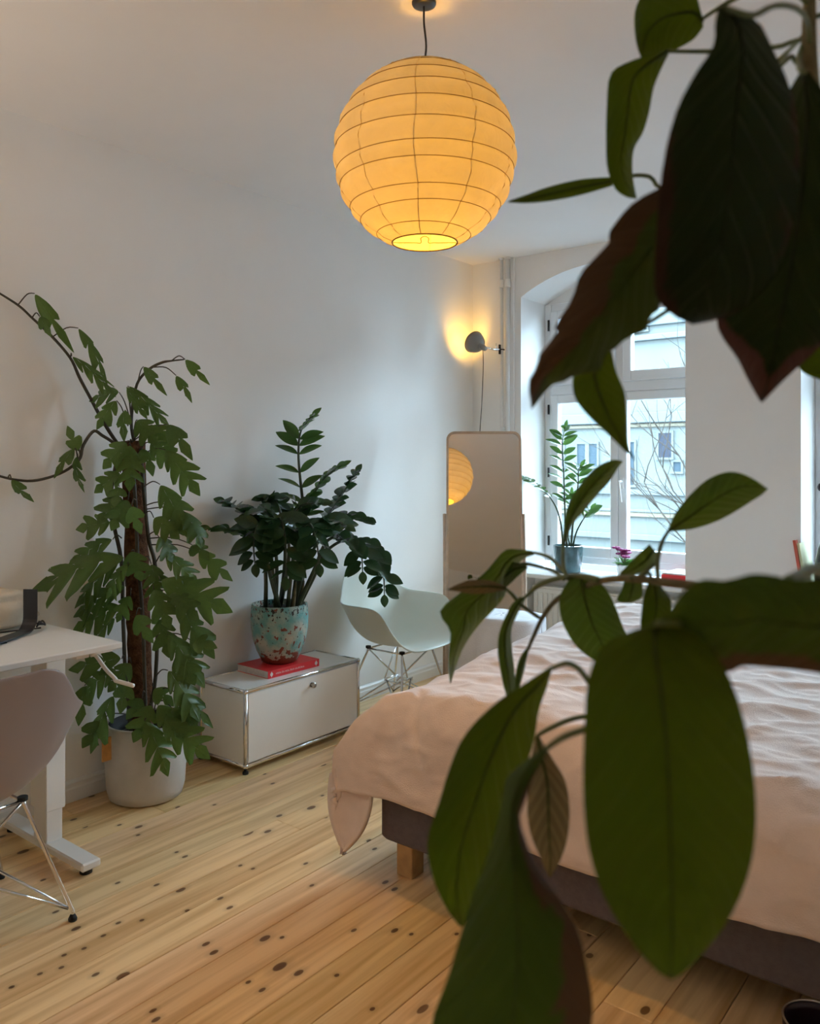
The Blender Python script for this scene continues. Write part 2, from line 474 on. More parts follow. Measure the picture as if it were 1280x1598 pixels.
G['av_dark'] = leaf_mat('avocado_leaf_painted_shade', (.008, .013, .005), (.016, .026, .008), trans=.12, rough=.65, brown=(.03, .016, .010), brown_amt=.10, veins=.14, tcol=(.03, .05, .005), spec=.1)  # leaf green darkened so the backlit blade's shade sits in its colour
G['av_dark_tip'] = leaf_mat('avocado_leaf_dry_tip', (.008, .013, .005), (.018, .028, .008), trans=.15, rough=.65, brown=(.075, .032, .028), brown_amt=-.08, veins=.14, tcol=(.04, .06, .005), spec=.1, vw=1.0)  # dry brown tip is real; the blade's backlit shade is in its dark colour
G['flower_leaf'] = leaf_mat('small_leaf', (.04, .11, .03), (.09, .2, .05), trans=.3)

# ------------------------------------------------------------------ room shell
fl = MB().box((XW - .3, YF - .3, -.12), (XR + .42, YB + .46, -.022)).build('floor', M['oak'])
struct(fl, 'pine floorboards with dark knots running along the left wall')
KN = []
for z, sc, off, lst in ((0, 3.048, (0, 1240), [(350,118,30),(405,155,25),(568,145,20),(660,153,35),(657,192,20),(845,60,22),(1020,48,18),(880,295,28),(840,274,15),(560,420,25),(205,405,25),(110,272,50),(745,430,28),(860,453,45),(1048,494,30),(1093,538,32),(890,551,22),(563,610,25),(675,597,15),(492,670,25),(400,731,20),(305,763,18),(292,822,18),(190,852,20),(55,915,25),(362,638,42),(265,558,30),(455,856,35),(585,862,60),(980,710,38),(1018,750,42),(728,1027,35),(742,1070,42)]),
                        (0, 3.459, (350, 1180), [(218,96,20),(262,147,25),(535,48,35),(297,322,35),(125,417,65),(235,407,40),(470,278,50),(548,330,20),(530,213,20),(440,580,28),(473,697,28),(155,607,22),(87,590,22),(220,983,60),(312,978,25),(700,940,35),(920,942,45),(1010,962,22),(300,1136,80),(402,1170,55),(608,1184,25),(800,1365,30),(870,680,40),(920,718,40),(130,1220,30),(205,1262,40),(780,455,30),(812,500,30),(1255,960,20)])):
    for (u, v, s) in lst:
        p = onz(off[0] + u / sc, off[1] + v / sc, 0)
        d = FPX * EYE / (off[1] + v / sc - PY0)
        L_ = s / sc * d / FPX
        KN.append((p.x, p.y, max(.007, L_ * .36), max(.009, L_ * .62)))
random.seed(4)
W_ = .14; k0 = int((-1.535 - XW) / W_) + 1
xs = [-1.535 + W_ * k for k in range(-k0, 40)]
pi_ = 0
for i in range(len(xs) - 1):
    xa, xb = max(xs[i], XW), min(xs[i + 1], XR)
    if xb - xa < .02: continue
    ycut = [YF, YF + 1.2 + 1.9 * random.random()]
    while ycut[-1] < YB - 1.2: ycut.append(ycut[-1] + 2.2 + 1.6 * random.random())
    ycut[-1] = YB
    for j in range(len(ycut) - 1):
        ya, yb = ycut[j], ycut[j + 1]
        pi_ += 1
        kk = [(a, b, c, d, .9) for (a, b, c, d) in KN if xa <= a < xb and ya <= b < yb]
        if not kk:
            kk = [(random.uniform(xa + .02, xb - .02), random.uniform(ya, yb), random.uniform(.008, .014), random.uniform(.012, .025), .85) for _ in range(4)]
        t = random.uniform(.9, 1.06); tone = (t, t * random.uniform(.96, 1.02), t * random.uniform(.9, 1.04))
        hz = random.uniform(-.0006, .0006)
        MB().box((xa + .0011, ya + .0008, -.021), (xb - .0011, yb - .0008, hz), .0016).build('plank', pine('pine_board', tone, kk[:16], pi_), fl)

struct(MB().box((XW - .3, YF - .3, ZC), (XR + .42, YB + .46, ZC + .12)).build('ceiling', M['ceilpaint']), 'plain white ceiling above the paper lantern')
struct(MB().box((XW - .3, YF - .3, -.022), (XW, YB + .46, ZC)).build('wall_left', M['paint']), 'bare white wall behind the desk, plants and cabinet')
struct(MB().box((XR, YF - .3, -.022), (XR + .3, YB + .46, ZC)).build('wall_right', M['paint']), 'plain white wall on the bed head side')
struct(MB().box((XW, YF - .3, -.022), (XR, YF, ZC)).build('wall_front', M['paint']), 'plain white wall behind the viewer')
ZS, ZSP, ZCR = .695, 2.616, 2.775          # sill, arch spring, arch crown
YO = YB + .42
wb = MB()
edges = [XW] + [v for n in NICHES for v in n] + [XR]
for i in range(0, len(edges), 2): wb.box((edges[i], YB, -.022), (edges[i + 1], YO, ZC))
def arch(x, xa, xb):
    c = (xa + xb) / 2; h = (xb - xa) / 2; s = ZCR - ZSP; R = (h * h + s * s) / (2 * s)
    return ZCR - R + sqrt(max(R * R - (x - c) ** 2, 0))
for xa, xb in NICHES:
    n = 28
    V = []; Fs = []
    for k in range(n + 1):
        x = xa + (xb - xa) * k / n; z = arch(x, xa, xb)
        V += [(x, YB, z), (x, YB, ZC), (x, YO, ZC), (x, YO, z)]
    for k in range(n):
        a = 4 * k
        Fs += [(a, a + 4, a + 5, a + 1), (a + 3, a + 2, a + 6, a + 7), (a, a + 3, a + 7, a + 4)]
    wb.add(V, Fs)
    wb.box((xa, YB + .20, -.022), (xb, YO, ZS - .03))
    # flat lunette above the window frame
    V = []; Fs = []
    for k in range(n + 1):
        x = xa + (xb - xa) * k / n; z = arch(x, xa, xb)
        V += [(x, 5.36, 2.60), (x, 5.36, z), (x, YO, z), (x, YO, 2.60)]
    for k in range(n):
        a = 4 * k
        Fs += [(a, a + 4, a + 5, a + 1), (a + 3, a + 2, a + 6, a + 7), (a, a + 3, a + 7, a + 4)]
    wb.add(V, Fs)
struct(wb.build('wall_back', M['paint']), 'white wall with two deep arched window recesses')

def baseboard(name, a, b, n, label):
    """stepped skirting from a to b, n = direction into the room"""
    prof = [(0, 0), (.018, 0), (.018, .055), (.014, .062), (.014, .078), (.006, .088), (0, .09)]
    V = []
    for q in (a, b):
        for (o, z) in prof: V.append((q[0] + n[0] * o, q[1] + n[1] * o, z))
    m = len(prof)
    Fs = [(i, (i + 1) % m, m + (i + 1) % m, m + i) for i in range(m)] + [tuple(range(m)), tuple(range(2 * m - 1, m - 1, -1))]
    struct(MB().add(V, Fs).build(name, M['white_gloss']), label)
baseboard('baseboard_left', (XW, YF), (XW, YB - .02), (1, 0), 'white moulded skirting board along the left wall')
baseboard('baseboard_back', (NICHES[0][1], YB), (NICHES[1][0], YB), (0, -1), 'white skirting board on the pier between the windows')

# ---- windows
def window(idx, xa, xb, label):
    root = MB(); Y0, Y1 = 5.33, 5.40
    fw = .055; z0, z1 = .74, 2.61
    zt0, zt1 = 1.945, 2.015                 # transom
    xm = (xa + xb) / 2
    root.box((xa, Y0, z0), (xa + fw, Y1, z1), .004).box((xb - fw, Y0, z0), (xb, Y1, z1), .004)
    root.box((xa + fw, Y0, z0), (xb - fw, Y1, z0 + .05), .004).box((xa + fw, Y0, z1 - fw), (xb - fw, Y1, z1), .004)
    root.box((xa + fw, Y0, zt0), (xb - fw, Y1, zt1), .004)
    root.box((xm - .03, Y0 + .01, zt1), (xm + .03, Y1, z1 - fw), .003)
    w = root.build('window_%d' % idx, M['frame_white'])
    struct(w, label)
    sw = .058
    for (a, b, za, zb, low) in ((xa + fw, xm, z0 + .05, zt0, 1), (xm, xb - fw, z0 + .05, zt0, 2), (xa + fw, xm - .03, zt1, z1 - fw, 0), (xm + .03, xb - fw, zt1, z1 - fw, 0)):
        s = MB(); ya, yb = Y0 - .018, Y0 + .045; g = .002
        a += g; b -= g; za += g; zb -= g
        s.box((a, ya, za), (a + sw, yb, zb), .004).box((b - sw, ya, za), (b, yb, zb), .004)
        s.box((a + sw, ya, za), (b - sw, yb, za + sw + .012), .004).box((a + sw, ya, zb - sw), (b - sw, yb, zb), .004)
        so = s.build('sash', M['frame_white'], w)
        MB().box((a + sw - .004, Y0 + .010, za + sw), (b - sw + .004, Y0 + .016, zb - sw + .004)).build('pane', M['glass'], so)
        if low == 1:
            for zz in (za + .10, zb - .10, (za + zb) / 2 + .02):
                MB().tube([(a - .012, ya - .006, zz - .035), (a - .012, ya - .006, zz + .035)], .008, 8).build('hinge', M['black'], so)
        elif low == 0 and a < xm - .1:
            MB().tube([(a - .012, ya - .006, zb - .14), (a - .012, ya - .006, zb - .06)], .008, 8).build('hinge', M['black'], so)
        if low == 2:
            MB().box((a + .012, ya - .008, 1.28), (a + .040, ya, 1.36), .003).curve([(a + .026, ya - .008, 1.33), (a + .026, ya - .045, 1.33), (a + .027, ya - .048, 1.31), (a + .040, ya - .045, 1.19)], .008, 14).build('handle', M['white_gloss'], so)
    return w
window(1, *NICHES[0], 'white four-light casement window in the recess beside the mirror')
window(2, *NICHES[1], 'white casement window in the recess at the right edge')


for (xa, xb), nm, lb in zip(NICHES, ('trim_1', 'trim_2'), ('white window sill board carrying the potted plant and flowers', 'white window sill board carrying the leaning books')):
    struct(MB().box((xa + .002, YB - .045, ZS - .03), (xb - .002, 5.35, ZS), .005).build(nm, M['white_gloss']), lb)

# ------------------------------------------------------------------ outside: street, facade, bare tree
struct(MB().box((-70, 5.6, -6.2), (50, 60, -6)).build('ground', M['asphalt']), 'grey street far below the windows')
YFAC = 42.0
fac = thing('apartment_building', 'pale rendered apartment block seen through the window panes', 'building', (-17, YFAC, -6))
MB().box((-60, YFAC, -6), (30, YFAC + 9, 10.4)).build('wall', M['facade'], fac)
def fz(px, py): 
    p = onY(px, py, YFAC); return p.x, p.z
for (py, th, dp, mm) in ((652, .55, .5, 'facade_band'), (664, .18, .25, 'facade_band_warm'), (768, .30, .3, 'facade_band'), (797, .16, .35, 'facade_band'), (803, .26, .25, 'facade_band_warm'), (838, .32, .4, 'facade_band'), (506, .25, .3, 'facade_band'), (528, .30, .4, 'facade_band'), (862, .2, .2, 'facade_band_warm')):
    z = fz(1010, py)[1]
    MB().box((-60, YFAC - dp, z - th / 2), (30, YFAC, z + th / 2), .03).build('cornice', M[mm], fac)
def fwin(px0, py0, px1, py1, kind):
    x0, z1 = fz(px0, py0); x1, z0 = fz(px1, py1)
    f = MB(); t = .11
    f.box((x0 - t, YFAC - .12, z0 - t), (x0, YFAC, z1 + t)).box((x1, YFAC - .12, z0 - t), (x1 + t, YFAC, z1 + t))
    f.box((x0, YFAC - .12, z1), (x1, YFAC, z1 + t)).box((x0 - .15, YFAC - .22, z0 - t), (x1 + .15, YFAC, z0))
    if kind == 'double':
        xm = (x0 + x1) / 2; f.box((xm - .12, YFAC - .1, z0), (xm + .12, YFAC, z1))
    w = f.build('window', M['facade'], fac)
    if kind == 'shutter':
        n = 12
        for k in range(n):
            za = z0 + (z1 - z0) * k / n; zb = z0 + (z1 - z0) * (k + .9) / n
            MB().box((x0, YFAC - .07, za), (x1, YFAC - .01, zb)).build('slat', M['shutter'], w)
    elif kind == 'double':
        MB().box((x0, YFAC - .04, z0), (xm - .12, YFAC - .01, z1)).build('pane', M['facade_dark'], w)
        MB().box((xm + .12, YFAC - .04, z0), (x1, YFAC - .01, z1)).build('pane', M['facade_dark'], w)
    else:
        MB().box((x0, YFAC - .04, z0), (x1, YFAC - .01, z1)).build('pane', M['facade_dark'], w)
fwin(902, 693, 933, 728, 'double')
fwin(1029, 676, 1049, 714, 'shutter')
fwin(1052, 721, 1064, 736, 'single')
fwin(984, 690, 991, 757, 'single')
fwin(996, 500, 1010, 515, 'double')
fwin(1090, 680, 1115, 725, 'double')
fwin(860, 690, 880, 728, 'shutter')
fwin(1170, 680, 1195, 725, 'double')
fwin(1260, 680, 1290, 725, 'double')

random.seed(11)
tree = thing('bare_tree', 'leafless tree with thin twigs outside the window', 'tree', (-3.6, 12.5, -6))
tb = MB()
tb.curve([(-3.6, 12.5, -6), (-3.55, 12.5, -3.5), (-3.7, 12.55, -1.2), (-3.6, 12.5, .3)], [.13, .10, .07, .05], 14, 8)
tb.build('trunk', M['twig'], tree, True)
def twig(p, d, ln, r, dep, mb):
    n = 5; pts = [p]; 
    for k in range(n):
        d = (d + Vector((random.uniform(-.22, .22), random.uniform(-.22, .22), random.uniform(-.1, .2)))).normalized()
        pts.append(pts[-1] + d * ln / n)
    mb.tube(pts, [r * (1 - .5 * k / n) for k in range(n + 1)], 5)
    if dep > 0:
        for k in (2, 3, 4, 5):
            if random.random() < .85:
                dd = (d + Vector((random.uniform(-1, 1), random.uniform(-.6, .6), random.uniform(-.3, .7)))).normalized()
                twig(pts[k], dd, ln * random.uniform(.4, .65), r * .55, dep - 1, mb)
for k in range(9):
    mb = MB()
    z = -1.2 + 1.5 * k / 8
    dd = Vector((random.uniform(-1, 1.2), random.uniform(-.4, .3), random.uniform(.6, 1.4))).normalized()
    twig(Vector((-3.65, 12.5, z)), dd, random.uniform(1.6, 2.6), .018, 2, mb)
    mb.build('branch', M['twig'], tree, True)

# ------------------------------------------------------------------ radiator, pipes
xa, xb = NICHES[0]
rad = thing('radiator', 'white ribbed panel radiator under the window sill', 'radiator', ((xa + xb) / 2, 5.1, .10))
MB().box((xa + .06, 5.06, .10), (xb - .06, 5.15, .585), .006).build('panel', M['white_gloss'], rad)
n = 26
for k in range(n):
    x = xa + .085 + (xb - xa - .17) * k / (n - 1)
    MB().box((x - .011, 5.045, .135), (x + .011, 5.062, .555), .004).build('rib', M['white_gloss'], rad)
MB().box((xa + .055, 5.05, .585), (xb - .055, 5.155, .60), .003).build('top_grille', M['white_gloss'], rad)
for x in (xa + .2, xb - .2): MB().box((x - .015, 5.15, .2), (x + .015, 5.19, .5)).build('bracket', M['white_gloss'], rad)
for (px, r, lb) in ((783, .0125, 'thin white heating pipe in the corner, left of the pair, carrying the clamp lamp'), (792.5, .015, 'white heating pipe in the corner, right of the pair')):
    p = onY(px, 410, YB - .045)
    root = thing('heating_pipe', lb, 'pipe', (p.x, YB - .045, 0), group='corner heating pipes')
    MB().tube([(p.x, YB - .045, 0), (p.x, YB - .045, ZC)], r, 12).build('pipe', M['white_gloss'], root, True)
    MB().lathe([(r + .009, ZC - .012), (r + .009, ZC)], (p.x, YB - .045, 0), 16).build('collar', M['white_gloss'], root)
    MB().lathe([(r, 2.69), (r + .006, 2.695), (r + .006, 2.745), (r, 2.75)], (p.x, YB - .045, 0), 14).build('coupling', M['white_gloss'], root)
    for z in (.6, 1.7): MB().box((p.x - .008, YB - .045, z - .01), (p.x + .008, YB, z + .01)).build('bracket', M['white_gloss'], root)
pX = onY(783, 410, YB - .045).x
p = onY(801, 410, YB)
struct(MB().box((p.x - .028, YB - .022, 0), (p.x + .018, YB, ZC), .003).build('trim_3', M['paint']), 'shallow painted pipe casing strip beside the window recess')

# ------------------------------------------------------------------ clamp lamp on the pipe
zc = 2.255
cl = thing('clamp_lamp', 'small grey clamp spotlight on the pipe lighting the left wall', 'lamp', (pX, YB - .045, zc))
cpt = Vector((pX, YB - .045, zc))
hd = Vector(onX(752, 541, XW + .215))
MB().tube([cpt + Vector((.019 * cos(k * pi / 12), .019 * sin(k * pi / 12) , .0)) * 1.0 + Vector((0, 0, 0)) for k in range(25)], .004, 6, False).box((cpt.x - .006, cpt.y - .034, zc - .034), (cpt.x + .006, cpt.y - .016, zc + .034), .003).build('clamp', M['black'], cl)
MB().curve([cpt + Vector((0, -.03, 0)), cpt + Vector((-.02, -.09, -.004)), hd + Vector((.05, .02, -.012)), hd + Vector((.022, 0, -.01))], .0075, 14, 8).build('arm', M['chrome'], cl, True)
MB().tube([cpt + Vector((-.010, -.055, .0)), cpt + Vector((-.010, -.055, .04))], .005, 8).build('thumbscrew', M['chrome'], cl, True)
ax = Vector((-.80, .22, .42)).normalized()
MB().lathe([(0, -.045), (.016, -.042), (.020, -.02), (.020, .02)], hd, 18, ax).build('socket', M['lamp_grey'], cl, True)
sh = MB().open_lathe([(.021, .012), (.040, .022), (.058, .040), (.070, .066), (.076, .095), (.074, .095), (.068, .067), (.056, .043), (.038, .026), (.019, .016)], hd, 28, ax).build('shade', M['lamp_grey'], cl, True)
MB().open_lathe([(.0765, .092), (.079, .095), (.0765, .098), (.073, .095), (.0765, .092)], hd, 28, ax).build('rim', M['black'], sh, True)
def bulb_mat(name, col, s):
    m, nt, N, L, b = nodes_of(name)
    b.inputs['Emission Color'].default_value = (*col, 1); b.inputs['Emission Strength'].default_value = s
    return m
M['bulb'] = bulb_mat('warm_bulb', (1, .62, .16), 18)
bc = hd + ax * .05
MB().ball(bc, .022).build('bulb', M['bulb'], cl, True)
ld = bpy.data.lights.new('clamp_lamp_light', 'SPOT'); ld.energy = 1.7; ld.color = (1, .52, .07); ld.spot_size = radians(150); ld.spot_blend = .6; ld.shadow_soft_size = .03
lo = bpy.data.objects.new('clamp_lamp_light', ld); COL.objects.link(lo); lo.parent = cl
lo.location = hd + ax * .085 - ORIG[cl.name]; lo.rotation_euler = ax.to_track_quat('-Z', 'Y').to_euler()
e1 = onX(750, 676, -2.93)
MB().curve([hd + Vector((.01, 0, -.018)), hd + Vector((.012, 0, -.15)), hd + Vector((0, 0, -.4)), hd + Vector((-.02, 0, -.7)), hd + Vector((-.03, .0, -1.4)), hd + Vector((-.03, .03, -2.2))], .0028, 30, 6).build('cord', M['cord'], cl, True)

# ------------------------------------------------------------------ paper lantern
LC = P(663, 246, 2.55)
RL = .275
lan = thing('paper_lantern', 'large round ribbed paper lantern glowing amber, hanging from ceiling', 'lamp', (LC.x, LC.y, LC.z))
def lrad(z):                     # slightly squashed sphere, open at top and bottom
    return sqrt(max(RL * RL - z * z, 0))
ribs = [-.257, -.235, -.190, -.150, -.088, -.044, .022, .080, .138, .186, .226, .246, .268]
prof = []
for k in range(len(ribs) - 1):
    za, zb = ribs[k], ribs[k + 1]
    for j in range(6):
        f = j / 6; z = za + (zb - za) * f
        ra, rb = lrad(za), lrad(zb)
        lin = ra + (rb - ra) * f
        prof.append((lin + (lrad(z) - lin) * 1.0 + (.004 + .09 * (zb - za)) * sin(pi * f), z * 1.03))
prof.append((lrad(ribs[-1]), ribs[-1] * 1.03))
rows = []
NS = 112
for (r, z) in prof:
    row = []
    for k in range(NS + 1):
        a = 2 * pi * k / NS
        w = noise.noise(Vector((cos(a) * 5, sin(a) * 5, z * 22))) * .0022
        row.append((LC.x + (r + w) * cos(a), LC.y + (r + w) * sin(a), LC.z + z))
    rows.append(row)
MB().grid(rows).build('shade', M['washi'], lan, True)
M['rib'] = mat('bamboo_rib', (.20, .105, .03), .7, var=.2)
for k, zr in enumerate(ribs):
    tilt = .010 * sin(k * 2.1)
    pts = []
    for j in range(73):
        a = 2 * pi * j / 72; dzr = .004 * sin(k * 2.3) * cos(a + k * 1.7); r = lrad(zr + dzr) + .0034
        pts.append((LC.x + r * cos(a), LC.y + r * sin(a), LC.z + zr * 1.03 + dzr))
    MB().tube(pts, .0011 if 0 < k < len(ribs) - 1 else .0024, 5, False).build('rib', M['rib'], lan, True)
M['seam'] = mat('paper_seam', (.55, .40, .20), .9)
for k in range(10):
    a = -1.02 + 2 * pi * k / 10
    pts = [(LC.x + (r + .0008) * cos(a + .015 * sin(z * 30)), LC.y + (r + .0008) * sin(a + .015 * sin(z * 30)), LC.z + z) for (r, z) in prof[::3]]
    MB().tube(pts, .0013, 4).build('seam', M['seam'], lan, True)
rb_ = lrad(ribs[0]); zb_ = LC.z + ribs[0] * 1.03
cr_ = Vector((CY_, SY, 0))
MB().curve([Vector((LC.x, LC.y, zb_)) + cr_ * x + Vector((0, 0, dz)) for x, dz in ((-rb_, 0), (-.03, 0), (-.012, 0), (-.012, .014), (0, .02), (.012, .014), (.012, 0), (.03, 0), (rb_, 0))], .0015, 50, 5).build('wire_spreader', M['rib'], lan, True)
MB().lathe([(0, .0), (.018, .0), (.020, .05), (.013, .07), (.013, .085)], (LC.x, LC.y, LC.z + .06), 18).build('bulb_holder', M['black'], lan, True)
MB().curve([(LC.x, LC.y, LC.z + .14), (LC.x + .001, LC.y, LC.z + .29), (LC.x + .004, LC.y + .002, LC.z + .35), (LC.x - .003, LC.y, LC.z + .42), (LC.x - .003, LC.y, ZC - .01)], .0032, 20, 6).build('cord', M['cord'], lan, True)
MB().lathe([(0, -.013), (.026, -.013), (.036, -.009), (.038, -.004), (.038, 0)], (LC.x - .003, LC.y, ZC), 24).build('ceiling_canopy', M['black_metal'], lan, True)
BC = Vector((LC.x, LC.y, LC.z - .01))
MB().ball(BC, .035).build('bulb', M['bulb'], lan, True)
ld = bpy.data.lights.new('lantern_light', 'POINT'); ld.energy = 12; ld.color = (1, .465, .045); ld.shadow_soft_size = .045
lo = bpy.data.objects.new('lantern_light', ld); COL.objects.link(lo); lo.parent = lan; lo.location = Vector((0, 0, -.055))

# added uplighter, out of view to the left, supplying warm light on the left wall
ul = Vector((-2.75, -.35, 0))
up_ = thing('fill_uplighter', 'added grey metal uplighter out of view, warming the left wall', 'lamp', ul)
MB().lathe([(0, 0), (.14, 0), (.14, .012), (.02, .03), (0, .03)], ul, 28).build('base', M['steel'], up_, True)
MB().tube([ul + Vector((0, 0, .02)), ul + Vector((0, 0, 1.72))], .011, 10).build('pole', M['steel'], up_, True)
MB().open_lathe([(.02, 1.70), (.09, 1.73), (.15, 1.80), (.165, 1.85), (.16, 1.85), (.145, 1.805), (.088, 1.738), (.0, 1.72)], ul, 32).build('shade', M['lamp_grey'], up_, True)
MB().ball(ul + Vector((0, 0, 1.77)), .03).build('bulb', M['bulb'], up_, True)
ld = bpy.data.lights.new('fill_uplighter_light', 'POINT'); ld.energy = 36; ld.color = (1, .80, .63); ld.shadow_soft_size = .05
lo = bpy.data.objects.new('fill_uplighter_light', ld); COL.objects.link(lo); lo.parent = up_; lo.location = (0, 0, 1.80)

# ------------------------------------------------------------------ standing mirror
mz = Vector((CY_ * .0, 0, 0))
mc = P(755, 673, 5.2)                           # top centre
az = radians(-54.7); tl = radians(11.4)
nh = Vector((cos(az), sin(az), 0)); rt = Vector((-nh.y, nh.x, 0))
mup = (Vector((0, 0, 1)) * cos(tl) - nh * sin(tl)); mn = (nh * cos(tl) + Vector((0, 0, 1)) * sin(tl))
hw = .236; mh = (mc.z - .02) / cos(tl)
mb0 = mc - mup * mh                              # bottom centre
mir = thing('standing_mirror', 'tall round-cornered floor mirror in thin ash frame by the window', 'mirror', mb0)
def rr(hw_, h0, h1, rad_, n=8):
    out = []
    for (sx, y, a0) in ((1, h0, -90), (1, h1, 0), (-1, h1, 90), (-1, h0, 180)):
        for k in range(n + 1):
            a = radians(a0 + 90 * k / n)
            out.append((sx * (hw_ - rad_) + rad_ * cos(a), (y + rad_ if y == h0 else y - rad_) + rad_ * sin(a)))
    return out
def mpt(u, v, w): return mb0 + rt * u + mup * v + mn * w
o1 = rr(hw, 0, mh, .055); o2 = rr(hw - .014, .014, mh - .014, .043)
m = len(o1)
V = [mpt(u, v, 0) for u, v in o1] + [mpt(u, v, -.022) for u, v in o1] + [mpt(u, v, 0) for u, v in o2] + [mpt(u, v, -.010) for u, v in o2]
Fs = []
for k in range(m):
    j = (k + 1) % m
    Fs += [(m + k, m + j, j, k), (k, j, 2*m + j, 2*m + k), (2*m + k, 2*m + j, 3*m + j, 3*m + k)]
Fs.append(tuple(range(2 * m - 1, m - 1, -1)))
MB().add(V, Fs).build('frame', M['birch'], mir)
MB().add([mpt(u, v, -.008) for u, v in o2], [tuple(range(m))]).build('glass', M['mirror'], mir)
for s in (-1, 1):
    ph = mh * .685
    MB().tube([mpt(s * (hw + .010), ph, -.012), mpt(s * (hw + .010), 0.03, .012)], .009, 8).build('front_post', M['birch'], mir, True)
    a = mpt(s * (hw + .010), ph, -.02); b = Vector((a.x, a.y, 0)) - nh * .22
    MB().tube([a, Vector((b.x, b.y, .0))], .011, 8).build('rear_leg', M['birch'], mir, True)
a = mpt(-hw - .01, mh * .25, -.012); b = mpt(hw + .01, mh * .25, -.012)
MB().tube([a - mn * .025, b - mn * .025], .009, 8).build('crossbar', M['birch'], mir, True)

# ------------------------------------------------------------------ white metal cabinet on chrome tubes
cx0, cx1, cy0, cy1, cz0, cz1 = -3.325, -2.995, 2.545, 3.335, .035, .385
cab = thing('metal_cabinet', 'low white metal cabinet with chrome tube frame under the big plant', 'cabinet', ((cx0+cx1)/2, (cy0+cy1)/2, 0))
tr_ = .0095
for z in (cz0, cz1):
    for y in (cy0, cy1): MB().tube([(cx0, y, z), (cx1, y, z)], tr_, 12).build('tube', M['chrome'], cab, True)
    for x in (cx0, cx1): MB().tube([(x, cy0, z), (x, cy1, z)], tr_, 12).build('tube', M['chrome'], cab, True)
for x in (cx0, cx1):
    for y in (cy0, cy1):
        MB().tube([(x, y, cz0), (x, y, cz1)], tr_, 12).build('tube', M['chrome'], cab, True)
        for z in (cz0, cz1): MB().ball((x, y, z), .0128).build('ball_joint', M['chrome'], cab, True)
        MB().lathe([(.014, 0), (.014, .012), (.007, .016), (.007, cz0 - .008)], (x, y, 0), 14).build('foot', M['rubber'], cab)
t = .0085
MB().box((cx0 + t, cy0 + t, cz1 - .002), (cx1 - t, cy1 - t, cz1 + .006), .002).build('top_panel', M['cab_white'], cab)
MB().box((cx0 + t, cy0 + t, cz0 - .006), (cx1 - t, cy1 - t, cz0 + .002), .002).build('bottom_panel', M['cab_white'], cab)
for y, nm in ((cy0, 'side_panel'), (cy1, 'side_panel')): MB().box((cx0 + t, y - .004, cz0 + t), (cx1 - t, y + .004, cz1 - t), .002).build(nm, M['cab_white'], cab)
MB().box((cx0 - .004, cy0 + t, cz0 + t), (cx0 + .004, cy1 - t, cz1 - t), .002).build('back_panel', M['cab_white'], cab)
dr = MB().box((cx1 - .004, cy0 + .011, cz0 + .011), (cx1 + .005, cy1 - .011, cz1 - .011), .003).build('door', M['cab_white'], cab)
ky = cy0 + .43
MB().lathe([(.0, .024), (.013, .024), (.0145, .021), (.0145, .016), (.007, .012), (.006, 0), (.012, 0)][::-1], (cx1 + .005, ky, cz1 - .055), 18, (1, 0, 0)).build('knob', M['steel'], dr, True)

# red book under the pot
bk = thing('red_book', 'thick red paperback lying flat under the turquoise pot', 'book', (-3.19, 2.93, cz1 + .0065), 0)
bz = cz1 + .0065
bx0, bx1, by0, by1, bh = -3.305, -3.062, 2.755, 3.10, .038
rot = Matrix.Rotation(radians(-2), 4, 'Z')
def bbox(a, b, bev=0): 
    q = MB().box(a, b, bev); c = Vector(((bx0+bx1)/2, (by0+by1)/2, 0)); q.v = [tuple(c + rot @ (Vector(p) - c)) for p in q.v]; return q
bbox((bx0, by0, bz + bh - .002), (bx1, by1, bz + bh)).build('front_cover', M['red'], bk)
bbox((bx0, by0, bz), (bx1, by1, bz + .002)).build('back_cover', M['red'], bk)
sp = bbox((bx1 - .002, by0, bz), (bx1 + .001, by1, bz + bh)).build('spine', M['red'], bk)
bbox((bx0 + .003, by0 + .002, bz + .002), (bx1 - .002, by1 - .002, bz + bh - .002)).build('pages', M['paper'], bk)
em = MB()
for y in (by0 + .022, by1 - .022):
    q = MB().lathe([(.009, 0), (.009, .0006)], (bx1 + .001, y, bz + bh / 2), 16, (1, 0, 0)); em.add(q.v, q.f)
    q = MB().box((bx1 + .001, y - .002, bz + .006), (bx1 + .0018, y + .002, bz + bh - .006)); em.add(q.v, q.f)
random.seed(5); y = by0 + .05
while y < by0 + .235:
    w = random.choice((.003, .004, .005, .0022)); h = random.choice((.007, .009, .007))
    q = MB().box((bx1 + .001, y, bz + .015), (bx1 + .0016, y + .0016, bz + .015 + h)); em.add(q.v, q.f)
    q = MB().box((bx1 + .001, y, bz + .015), (bx1 + .0016, y + w, bz + .0166)); em.add(q.v, q.f)
    y += w + random.choice((.0022, .0022, .006))
c = Vector(((bx0+bx1)/2, (by0+by1)/2, 0)); em.v = [tuple(c + rot @ (Vector(p) - c)) for p in em.v]
em.build('spine_print', M['print_white'], sp)

